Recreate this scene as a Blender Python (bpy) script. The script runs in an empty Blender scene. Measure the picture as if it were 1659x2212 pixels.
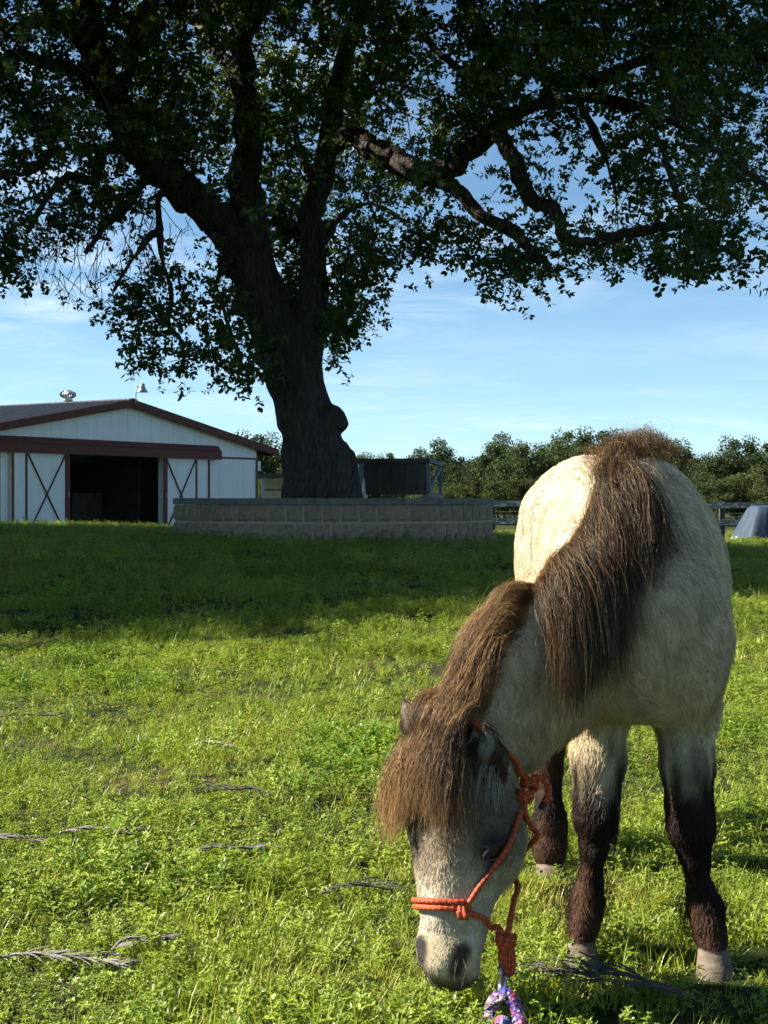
import bpy, math, random
import numpy as np
from mathutils import Vector, Matrix

# ------------------------------------------------------------------ camera, sky, sun, exposure
SC = bpy.context.scene
COL = SC.collection
F = 3067.0                    # focal length in units of a 1659 px wide frame
EYE = 0.885                   # camera height: a crouching photographer
cam = bpy.data.cameras.new('camera'); camo = bpy.data.objects.new('camera', cam); COL.objects.link(camo)
camo.location = (0, 0, EYE); camo.rotation_euler = (math.radians(90), 0, 0)
cam.sensor_width = 36; cam.lens = 36 * F / 2212; cam.shift_y = -26 / 2212
cam.clip_start = 0.05; cam.clip_end = 5000
SC.camera = camo
SUN_EL, SUN_AZ = math.radians(33), math.radians(-84)      # azimuth clockwise from +Y
S = Vector((math.sin(SUN_AZ) * math.cos(SUN_EL), math.cos(SUN_AZ) * math.cos(SUN_EL), math.sin(SUN_EL)))
w = bpy.data.worlds.new('World'); SC.world = w; w.use_nodes = True
def world():
    nt = w.node_tree; N = nt.nodes; L = nt.links; N.clear()
    out = N.new('ShaderNodeOutputWorld'); bg = N.new('ShaderNodeBackground'); bg.inputs[1].default_value = 0.062
    sky = N.new('ShaderNodeTexSky'); sky.sky_type = 'NISHITA'; sky.sun_disc = False
    sky.sun_elevation = SUN_EL; sky.sun_rotation = SUN_AZ; sky.air_density = 0.80; sky.dust_density = 0.0; sky.ozone_density = 5.5; sky.altitude = 2200
    tc = N.new('ShaderNodeTexCoord'); sp = N.new('ShaderNodeSeparateXYZ'); L.new(tc.outputs['Generated'], sp.inputs[0])
    def m(op, a, b=None, c=None):
        n = N.new('ShaderNodeMath'); n.operation = op
        for i, q in enumerate((a, b, c)):
            if q is None: continue
            if isinstance(q, (int, float)): n.inputs[i].default_value = q
            else: L.new(q, n.inputs[i])
        return n.outputs[0]
    z = m('MAXIMUM', sp.outputs[2], 0.0); zz = m('ADD', z, 0.10)
    u = m('DIVIDE', sp.outputs[0], zz); v = m('DIVIDE', sp.outputs[1], zz)
    cb = N.new('ShaderNodeCombineXYZ'); L.new(m('MULTIPLY', u, 0.75), cb.inputs[0]); L.new(v, cb.inputs[1])
    def noise(scale, det, rough, dist, off):
        mp = N.new('ShaderNodeVectorMath'); mp.operation = 'ADD'; L.new(cb.outputs[0], mp.inputs[0]); mp.inputs[1].default_value = off
        n = N.new('ShaderNodeTexNoise'); n.inputs['Scale'].default_value = scale; n.inputs['Detail'].default_value = det
        n.inputs['Roughness'].default_value = rough; n.inputs['Distortion'].default_value = dist
        L.new(mp.outputs[0], n.inputs['Vector']); return n.outputs['Fac']
    def mr(x, a, b, c, d):
        n = N.new('ShaderNodeMapRange'); n.interpolation_type = 'SMOOTHSTEP'; L.new(x, n.inputs[0])
        for i, q in enumerate((a, b, c, d)): n.inputs[i + 1].default_value = q
        return n.outputs[0]
    big = mr(noise(0.55, 3, 0.5, 0.3, (3.1, 1.7, 0)), 0.40, 0.66, 0, 1)
    fine = mr(noise(2.6, 7, 0.62, 0.8, (0, 4.2, 0)), 0.40, 0.74, 0, 1)
    thin = mr(noise(1.1, 6, 0.6, 0.5, (7.7, 2.2, 0)), 0.46, 0.80, 0, 0.55)
    c = m('MULTIPLY', big, fine); c = m('MAXIMUM', c, thin); c = m('MULTIPLY', c, 0.7)
    veil = m('MULTIPLY', m('POWER', 2.718, m('MULTIPLY', z, -7.5)), 0.5); c = m('MAXIMUM', c, m('ADD', veil, m('MULTIPLY', c, 0.5)))
    mix = N.new('ShaderNodeMix'); mix.data_type = 'RGBA'; L.new(c, mix.inputs[0]); tint = N.new('ShaderNodeMix'); tint.data_type = 'RGBA'; tint.blend_type = 'MULTIPLY'; tint.inputs[0].default_value = 1.0; L.new(sky.outputs[0], tint.inputs[6]); tint.inputs[7].default_value = (.64, .85, .79, 1); L.new(tint.outputs[2], mix.inputs[6])
    mix.inputs[7].default_value = (5.0, 5.9, 6.2, 1)
    L.new(mix.outputs[2], bg.inputs[0]); L.new(bg.outputs[0], out.inputs[0])
world()
sl = bpy.data.lights.new('sun', 'SUN'); sl.energy = 4.8; sl.angle = math.radians(0.53); sl.color = (1.0, 0.93, 0.81)
so = bpy.data.objects.new('sun', sl); COL.objects.link(so); so.rotation_euler = S.to_track_quat('Z', 'Y').to_euler()
SC.view_settings.view_transform = 'Standard'; SC.view_settings.look = 'None'
SC.view_settings.exposure = 1.72; SC.view_settings.gamma = 1.0; SC.view_settings.use_curve_mapping = False
SC.render.engine = 'CYCLES'
cy = SC.cycles; cy.use_denoising = True; cy.use_adaptive_sampling = True; cy.adaptive_threshold = .03; cy.adaptive_min_samples = 16; cy.max_bounces = 6; cy.diffuse_bounces = 3; cy.transmission_bounces = 5
cy.transparent_max_bounces = 8; cy.caustics_reflective = False; cy.caustics_refractive = False
try: SC.cycles_curves.subdivisions = 2
except Exception: pass
rng = np.random.default_rng(7); random.seed(7)

# ------------------------------------------------------------------ helpers
def W(px, py, D): return np.array([(px - 829.5) * D / F, D, EYE + (1080 - py) * D / F])
def tag(o, label=None, cat=None, group=None, kind=None):
    if label: o['label'] = label
    if cat: o['category'] = cat
    if group: o['group'] = group
    if kind: o['kind'] = kind
    return o
def empty(name, loc=(0, 0, 0), rz=0.0):
    o = bpy.data.objects.new(name, None); COL.objects.link(o); o.location = loc; o.rotation_euler = (0, 0, rz); o.empty_display_size = 0.2
    return o
def link(name, me, mat=None, parent=None):
    o = bpy.data.objects.new(name, me); COL.objects.link(o)
    if mat is not None and not me.materials: me.materials.append(mat)
    if parent is not None: o.parent = parent
    return o
def mesh(name, V, Fc, mat=None, smooth=False):
    me = bpy.data.meshes.new(name); me.from_pydata([tuple(map(float, v)) for v in V], [], [tuple(map(int, f)) for f in Fc])
    if mat is not None: me.materials.append(mat)
    if smooth: me.polygons.foreach_set('use_smooth', np.ones(len(me.polygons), bool))
    me.update(); return me
def mesh_np(name, V, Q, mat=None, smooth=False):
    """uniform polygons (n x k index array), fast"""
    me = bpy.data.meshes.new(name); V = np.asarray(V, np.float32); Q = np.asarray(Q, np.int32); k = Q.shape[1]
    me.vertices.add(len(V)); me.vertices.foreach_set('co', V.ravel())
    me.loops.add(Q.size); me.loops.foreach_set('vertex_index', Q.ravel())
    me.polygons.add(len(Q)); me.polygons.foreach_set('loop_start', np.arange(0, Q.size, k, dtype=np.int32))
    me.polygons.foreach_set('use_smooth', np.full(len(Q), smooth))
    if mat is not None: me.materials.append(mat)
    me.update(calc_edges=True); me.validate(); return me
class MB:
    def __init__(s): s.v = []; s.f = []
    def add(s, V, Fc):
        o = len(s.v); s.v += [tuple(map(float, v)) for v in V]; s.f += [tuple(int(i) + o for i in f) for f in Fc]; return s
    def hexa(s, P): return s.add(P, [(0, 3, 2, 1), (4, 5, 6, 7), (0, 1, 5, 4), (1, 2, 6, 5), (2, 3, 7, 6), (3, 0, 4, 7)])
    def box(s, x0, x1, y0, y1, z0, z1):
        return s.hexa([(x0, y0, z0), (x1, y0, z0), (x1, y1, z0), (x0, y1, z0), (x0, y0, z1), (x1, y0, z1), (x1, y1, z1), (x0, y1, z1)])
    def bar(s, a, b, wx, wy, up=(0, 0, 1)):
        a = np.array(a, float); b = np.array(b, float); d = b - a; d /= np.linalg.norm(d)
        u = np.cross(d, up); u = u / np.linalg.norm(u) if np.linalg.norm(u) > 1e-6 else np.array([1., 0, 0]); v = np.cross(u, d)
        u = u * wx / 2; v = v * wy / 2
        return s.hexa([a - u - v, a + u - v, a + u + v, a - u + v, b - u - v, b + u - v, b + u + v, b - u + v])
    def tube(s, P, R, n=8, cap=True):
        P = np.asarray(P, float); m = len(P); R = np.broadcast_to(np.asarray(R, float), (m,))
        T = np.gradient(P, axis=0); T /= np.linalg.norm(T, axis=1)[:, None] + 1e-12
        u = np.cross(T[0], (0, 0, 1.0)); u = u if np.linalg.norm(u) > 1e-3 else np.cross(T[0], (0, 1.0, 0)); u /= np.linalg.norm(u)
        th = np.arange(n) * 2 * math.pi / n; V = []
        for i in range(m):
            u = u - T[i] * u.dot(T[i]); u /= np.linalg.norm(u) + 1e-12; v = np.cross(T[i], u)
            V += list(P[i] + R[i] * (np.cos(th)[:, None] * u + np.sin(th)[:, None] * v))
        Fc = [(i * n + j, i * n + (j + 1) % n, (i + 1) * n + (j + 1) % n, (i + 1) * n + j) for i in range(m - 1) for j in range(n)]
        if cap: Fc += [tuple(range(n))[::-1], tuple(range((m - 1) * n, m * n))]
        return s.add(V, Fc)
    def lathe(s, prof, n=20, c=(0, 0, 0)):
        th = np.arange(n) * 2 * math.pi / n; V = []
        for r, z in prof: V += [(c[0] + r * math.cos(t), c[1] + r * math.sin(t), c[2] + z) for t in th]
        m = len(prof); Fc = [(i * n + j, i * n + (j + 1) % n, (i + 1) * n + (j + 1) % n, (i + 1) * n + j) for i in range(m - 1) for j in range(n)]
        Fc += [tuple(range(n))[::-1], tuple(range((m - 1) * n, m * n))]
        return s.add(V, Fc)
    def build(s, name, mat, parent=None, smooth=False, bevel=0):
        me = mesh(name, s.v, s.f, mat, smooth); o = link(name, me, None, parent)
        if bevel:
            b = o.modifiers.new('bevel', 'BEVEL'); b.width = bevel; b.segments = 1; b.limit_method = 'ANGLE'
        return o
def spline(P, n=8):
    """Catmull-Rom through points (any dimension), n samples per span"""
    P = np.asarray(P, float); Q = np.vstack([2 * P[0] - P[1], P, 2 * P[-1] - P[-2]]); out = []
    for i in range(1, len(Q) - 2):
        a, b, c, d = Q[i - 1:i + 3]
        for t in np.arange(n) / n:
            out.append(.5 * (2 * b + (c - a) * t + (2 * a - 5 * b + 4 * c - d) * t * t + (3 * b - a - 3 * c + d) * t ** 3))
    out.append(P[-1]); return np.array(out)
def smoothstep(a, b, x): t = np.clip((x - a) / (b - a), 0, 1); return t * t * (3 - 2 * t)
def vnoise(p, seed=0):
    """cheap smooth value noise, p (...,3) -> 0..1"""
    p = np.asarray(p, float); i = np.floor(p).astype(np.int64); f = p - i; f = f * f * (3 - 2 * f); r = 0
    for dx in (0, 1):
        for dy in (0, 1):
            for dz in (0, 1):
                h = (i[..., 0] + dx) * 374761393 + (i[..., 1] + dy) * 668265263 + (i[..., 2] + dz) * 2147483647 + seed * 1274126177
                h = (h ^ (h >> 13)) * 1274126177; h = (h ^ (h >> 16)) & 0xffff
                wgt = (f[..., 0] if dx else 1 - f[..., 0]) * (f[..., 1] if dy else 1 - f[..., 1]) * (f[..., 2] if dz else 1 - f[..., 2])
                r = r + wgt * h / 65535.0
    return r

# ---- materials
class NT:
    def __init__(s, name):
        s.m = bpy.data.materials.new(name); s.m.use_nodes = True; s.t = s.m.node_tree; s.N = s.t.nodes; s.L = s.t.links; s.N.clear()
        s.out = s.N.new('ShaderNodeOutputMaterial')
    def n(s, typ, **kw):
        nd = s.N.new('ShaderNode' + typ)
        for k, v in kw.items():
            if k.startswith('_'): setattr(nd, k[1:], v)
            else:
                key = int(k[1:]) if k[0] == 'i' and k[1:].isdigit() else k.replace('0', ' ')
                if hasattr(v, 'is_output'): s.L.new(v, nd.inputs[key])
                else: nd.inputs[key].default_value = v
        return nd
    def noise(s, scale, det=4, rough=.55, vec=None, dist=0):
        nd = s.n('TexNoise', Scale=scale, Detail=det, Roughness=rough, Distortion=dist)
        if vec is not None: s.L.new(vec, nd.inputs['Vector'])
        return nd.outputs['Fac']
    def ramp(s, fac, stops):
        nd = s.n('ValToRGB', Fac=fac); e = nd.color_ramp.elements
        while len(e) < len(stops): e.new(.5)
        for q, (p, c) in zip(e, stops): q.position = p; q.color = (*c, 1) if len(c) == 3 else c
        return nd.outputs[0]
    def mix(s, fac, a, b, mode='MIX'):
        nd = s.N.new('ShaderNodeMix'); nd.data_type = 'RGBA'; nd.blend_type = mode
        for i, q in ((0, fac), (6, a), (7, b)):
            if hasattr(q, 'is_output'): s.L.new(q, nd.inputs[i])
            else: nd.inputs[i].default_value = q if i == 0 or len(q) == 4 else (*q, 1)
        return nd.outputs[2]
    def obj(s): return s.n('TexCoord').outputs['Object']
    def gen(s, sx=1, sy=1, sz=1, src='Object'):
        mp = s.n('Mapping', Vector=s.n('TexCoord').outputs[src]); mp.inputs['Scale'].default_value = (sx, sy, sz); return mp.outputs[0]
    def bump(s, h, st=.3, d=.01): return s.n('Bump', Height=h, Strength=st, Distance=d).outputs[0]
    def pbr(s, col, rough=.8, bump=None, metal=0, spec=.3):
        b = s.n('BsdfPrincipled', Roughness=rough, Metallic=metal); b.inputs['Specular IOR Level'].default_value = spec
        if hasattr(col, 'is_output'): s.L.new(col, b.inputs[0])
        else: b.inputs[0].default_value = (*col, 1)
        if bump is not None: s.L.new(bump, b.inputs['Normal'])
        s.L.new(b.outputs[0], s.out.inputs[0]); s.b = b; return s.m
def m_noisy(name, c0, c1, scale=6, rough=.8, bst=.2, bd=.01, sc=(1, 1, 1), det=6, metal=0, spec=.3, lo=.3, hi=.7):
    t = NT(name); v = t.gen(*sc); f = t.noise(scale, det, .6, v); c = t.ramp(f, [(lo, c0), (hi, c1)])
    return t.pbr(c, rough, t.bump(t.noise(scale * 3, 5, .6, v), bst, bd), metal, spec)
def m_leaf(name, c0, c1, c2=None, trans=.45, rough=.45, patch=None, spec=.35, seed_pos=1.2):
    """leaf: diffuse + translucent, tint varied per instance and in patches over the ground"""
    t = NT(name); r = t.n('ObjectInfo').outputs['Random']
    pn = t.noise(seed_pos, 3, .6, t.n('NewGeometry').outputs['Position'])
    c = t.ramp(r, [(0, c0), (1, c1)])
    if c2 is not None: c = t.mix(t.ramp(pn, [(.42, (0, 0, 0)), (.66, (1, 1, 1))]), c, c2)
    p = t.n('BsdfPrincipled', Roughness=rough); t.L.new(c, p.inputs[0]); p.inputs['Specular IOR Level'].default_value = spec
    tr = t.n('BsdfTranslucent'); t.L.new(t.mix(1.0, c, (1.15, 1.2, .55), 'MULTIPLY'), tr.inputs[0])
    mx = t.n('MixShader', i0=trans); t.L.new(p.outputs[0], mx.inputs[1]); t.L.new(tr.outputs[0], mx.inputs[2]); t.L.new(mx.outputs[0], t.out.inputs[0])
    return t.m
def scatter(obj, protos, realize=False):
    """geometry nodes: instance prototype meshes on obj's vertices using point attributes rot / scl / idx"""
    ng = bpy.data.node_groups.new('scatter', 'GeometryNodeTree')
    ng.interface.new_socket('Geometry', in_out='INPUT', socket_type='NodeSocketGeometry'); ng.interface.new_socket('Geometry', in_out='OUTPUT', socket_type='NodeSocketGeometry')
    N = ng.nodes; L = ng.links; gi = N.new('NodeGroupInput'); go = N.new('NodeGroupOutput'); g2 = N.new('GeometryNodeGeometryToInstance')
    for p in reversed(protos):
        oi = N.new('GeometryNodeObjectInfo'); oi.inputs['Object'].default_value = p; L.new(oi.outputs['Geometry'], g2.inputs[0])
    ip = N.new('GeometryNodeInstanceOnPoints'); ip.inputs['Pick Instance'].default_value = True
    def attr(nm, ty):
        a = N.new('GeometryNodeInputNamedAttribute'); a.data_type = ty; a.inputs[0].default_value = nm; return a.outputs[0]
    L.new(gi.outputs[0], ip.inputs['Points']); L.new(g2.outputs[0], ip.inputs['Instance'])
    L.new(attr('idx', 'INT'), ip.inputs['Instance Index']); L.new(attr('rot', 'FLOAT_VECTOR'), ip.inputs['Rotation']); L.new(attr('scl', 'FLOAT'), ip.inputs['Scale'])
    L.new(ip.outputs[0], go.inputs[0])
    md = obj.modifiers.new('scatter', 'NODES'); md.node_group = ng
def points(name, P, rot, scl, idx):
    me = bpy.data.meshes.new(name); n = len(P); me.vertices.add(n); me.vertices.foreach_set('co', np.asarray(P, np.float32).ravel())
    a = me.attributes.new('rot', 'FLOAT_VECTOR', 'POINT'); a.data.foreach_set('vector', np.asarray(rot, np.float32).ravel())
    a = me.attributes.new('scl', 'FLOAT', 'POINT'); a.data.foreach_set('value', np.asarray(scl, np.float32).ravel())
    a = me.attributes.new('idx', 'INT', 'POINT'); a.data.foreach_set('value', np.asarray(idx, np.int32).ravel())
    me.update(); return me
def proto(name, V, Fc, mat): return bpy.data.objects.new(name, mesh(name, V, Fc, mat))   # not linked to the scene: only instanced

# ------------------------------------------------------------------ ground
def gz(x, y):
    x = np.asarray(x, float); y = np.asarray(y, float)
    up = smoothstep(4.5, 15.2, y); dn = smoothstep(20, 44, y)
    h = up * (0.41 - 0.034 * np.clip(x, 0, 8) - 0.012 * np.clip(x, -9, 0)) * (1 - dn) + dn * (-0.36 + 0.02 * np.clip(-x, -5, 12))
    n = vnoise(np.stack([x * .9, y * .9, x * 0], -1), 3) - .5; n2 = vnoise(np.stack([x * 4, y * 4, x * 0], -1), 5) - .5
    return h + n * 0.05 * smoothstep(3, 8, y) + n2 * 0.016
def ground():
    t = NT('ground_soil_and_grass'); P = t.n('NewGeometry').outputs['Position']
    a = t.ramp(t.noise(1.3, 6, .65, P), [(.35, (.022, .036, .008)), (.55, (.032, .05, .010)), (.72, (.06, .062, .022))])
    b = t.ramp(t.noise(38, 5, .7, P), [(.3, (.012, .019, .004)), (.7, (.042, .056, .015))])
    c = t.mix(.55, a, b); soil = t.ramp(t.noise(60, 4, .7, P), [(.3, (.035, .024, .014)), (.7, (.10, .075, .045))])
    c = t.mix(t.ramp(t.noise(2.2, 4, .6, P), [(.50, (0, 0, 0)), (.66, (.8, .8, .8))]), c, soil)
    mat = t.pbr(c, .95, t.bump(t.noise(45, 6, .7, P), .8, .02), spec=.1)
    xs = np.concatenate([-np.geomspace(400, 9, 40), np.linspace(-8.6, 8.6, 150), np.geomspace(9, 400, 40)])
    ys = np.concatenate([np.linspace(-30, .5, 14), np.linspace(.8, 24, 200), np.geomspace(24.4, 900, 70)])
    X, Y = np.meshgrid(xs, ys); Z = gz(X, Y); V = np.stack([X, Y, Z], -1).reshape(-1, 3); nx = len(xs); ny = len(ys)
    i = (np.arange(ny - 1)[:, None] * nx + np.arange(nx - 1)).ravel(); Q = np.stack([i, i + 1, i + nx + 1, i + nx], 1)
    o = link('ground', mesh_np('ground', V, Q, mat, True)); tag(o, 'sloping paddock ground under the grass', kind='structure')
ground()

# ------------------------------------------------------------------ grass
M_grass = m_leaf('grass_blade', (.15, .225, .024), (.36, .41, .055), (.42, .39, .085), .34, .4, seed_pos=.9)
M_weed = m_leaf('clover_leaf', (.10, .18, .020), (.33, .41, .06), (.28, .35, .045), .30, .38, seed_pos=1.4)
M_straw = m_noisy('dry_straw', (.24, .20, .10), (.40, .35, .20), 20, .8, .1)
M_broad = m_leaf('broad_weed_leaf', (.08, .17, .02), (.14, .24, .035), None, .4, .55, spec=.12)
def blade(V, Fc, base, h, wd, lean, az, curl, seg=3):
    o = len(V); d = np.array([math.cos(az), math.sin(az), 0]); s = np.array([-math.sin(az), math.cos(az), 0])
    for i in range(seg + 1):
        t = i / seg; a = lean + curl * t; p = base + d * (h * t * math.sin(a)) + np.array([0, 0, h * t * math.cos(a)])
        ww = wd * (1 - t ** 1.6) / 2
        if i < seg: V += [p - s * ww, p + s * ww]
        else: V.append(p)
    for i in range(seg - 1): Fc.append((o + 2 * i, o + 2 * i + 1, o + 2 * i + 3, o + 2 * i + 2))
    Fc.append((o + 2 * seg - 2, o + 2 * seg - 1, o + 2 * seg))
def leaflet(V, Fc, p, az, tilt, ln, wd, roll=0):
    o = len(V); R = np.array(Matrix.Rotation(az, 3, 'Z') @ Matrix.Rotation(-tilt, 3, 'Y') @ Matrix.Rotation(roll, 3, 'X'))
    for q in ((0, 0, 0), (.35, -.5, .06), (.75, -.42, .05), (1, 0, -.06), (.75, .42, .05), (.35, .5, .06)):
        V.append(p + R @ np.array([q[0] * ln, q[1] * wd, q[2] * ln]))
    Fc += [(o, o + 1, o + 2, o + 3), (o, o + 3, o + 4, o + 5)]
def grass():
    R = random.Random(3); protos = []
    for k in range(4):                                        # blade tufts
        V = []; Fc = []
        for _ in range(16):
            a = R.uniform(0, 6.28); r = R.uniform(0, .028)
            blade(V, Fc, np.array([r * math.cos(a), r * math.sin(a), -.006]), R.uniform(.016, .046) * (1.6 if R.random() < .16 else 1), R.uniform(.0022, .0042), R.uniform(0, .55), R.uniform(0, 6.28), R.uniform(.1, .9))
        protos.append(proto('grass_tuft', V, Fc, M_grass))
    for k in range(4):                                        # clover-like leafy sprigs
        V = []; Fc = []
        for _ in range(11):
            a = R.uniform(0, 6.28); r = R.uniform(0, .030); h = R.uniform(.006, .050); p = np.array([r * math.cos(a), r * math.sin(a), h])
            blade(V, Fc, np.array([r * .7 * math.cos(a), r * .7 * math.sin(a), -.005]), h + .004, .0014, .1, a, .2, 2)
            a0 = R.uniform(0, 6.28)
            for q in range(R.choice((3, 3, 4))): leaflet(V, Fc, p, a0 + q * 2.09 + R.uniform(-.3, .3), R.uniform(-.2, .75), R.uniform(.0055, .0105), R.uniform(.0038, .0066))
        protos.append(proto('clover_sprig', V, Fc, M_weed))
    V = []; Fc = []                                           # dry straw
    for _ in range(5): blade(V, Fc, np.array([R.uniform(-.03, .03), R.uniform(-.03, .03), R.uniform(.006, .02)]), R.uniform(.025, .08), .0017, R.uniform(1.0, 1.5), R.uniform(0, 6.28), R.uniform(-.2, .3))
    protos.append(proto('straw', V, Fc, M_straw))
    V = []; Fc = []                                           # taller stray blades
    for _ in range(3): blade(V, Fc, np.array([R.uniform(-.02, .02), R.uniform(-.02, .02), -.006]), R.uniform(.055, .10), .0030, R.uniform(0, .4), R.uniform(0, 6.28), R.uniform(.1, .6))
    protos.append(proto('tall_blade', V, Fc, M_grass))
    V = []; Fc = []                                           # broad-leaved weed
    for q in range(9):
        a = q * 2.4 + R.uniform(-.3, .3); r = .008 + .004 * q; leaflet(V, Fc, np.array([r * math.cos(a), r * math.sin(a), .012 + .004 * q]), a, R.uniform(.05, .8), R.uniform(.018, .028), R.uniform(.013, .020))
    protos.append(proto('broad_weed', V, Fc, M_broad))
    g = np.random.default_rng(11); Ps = []
    for y0, y1, dens in ((1.7, 3, 2300), (3, 4, 2100), (4, 5.5, 1650), (5.5, 8, 1150), (8, 12, 720), (12, 17, 360), (17, 26, 150), (26, 40, 45), (40, 62, 14)):
        hw = .27 * y1 * 1.22 + .7; n = int(dens * 2 * hw * (y1 - y0)); Ps.append(np.stack([g.uniform(-hw, hw, n), g.uniform(y0, y1, n)], 1))
    P = np.vstack(Ps); x, y = P[:, 0], P[:, 1]
    keep = np.hypot(x + .62, y - 17.5) > 2.02
    bx, by = barn_local(x, y); keep &= ~((by > -.15) & (np.abs(bx) < 7.3))
    bare = vnoise(np.stack([x * 1.6, y * 1.6, 0 * x], -1), 21); keep &= (bare < .62) | (g.random(len(x)) < .5)
    for hx, hy in ((.376, 2.66), (.617, 2.61), (.393, 3.32)): keep &= (np.hypot(x - hx, y - hy) > .042) | (g.random(len(x)) < .25)   # trodden round the hooves
    x, y = x[keep], y[keep]; n = len(x)
    cl = vnoise(np.stack([x * 1.1, y * .8, 0 * x], -1), 33); u = g.random(n); far = smoothstep(6, 14, y)
    pw = .34 + .46 * smoothstep(.4, .65, cl); idx = np.where(u < pw * (1 - .25 * far), g.integers(4, 8, n), g.integers(0, 4, n))
    v = g.random(n); idx = np.where(v < .028, 8, idx); idx = np.where((v > .028) & (v < .085), 9, idx)
    bw = (np.exp(-((x + .18) ** 2 / .03 + (y - 4.75) ** 2 / .25)) + .9 * np.exp(-((x + 1.55) ** 2 / .12 + (y - 6.6) ** 2 / .35)))
    idx = np.where((g.random(n) < bw * .22) | ((v > .994) & (y > 3.2)), 10, idx)
    sc = (0.72 + .55 * g.random(n)) * (1 + .45 * smoothstep(4, 14, y) + .9 * smoothstep(14, 40, y)) * (.50 + .85 * vnoise(np.stack([x * 3.1, y * 3.1, 0 * x], -1), 8))
    rot = np.stack([g.normal(0, .18, n), g.normal(0, .18, n), g.uniform(0, 6.28, n)], 1)
    o = link('grass', points('grass', np.stack([x, y, gz(x, y) - .002], 1), rot, sc, idx)); scatter(o, protos)
    tag(o, 'short green pasture grass mixed with clover covering the whole paddock', 'grass', kind='stuff')

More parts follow.
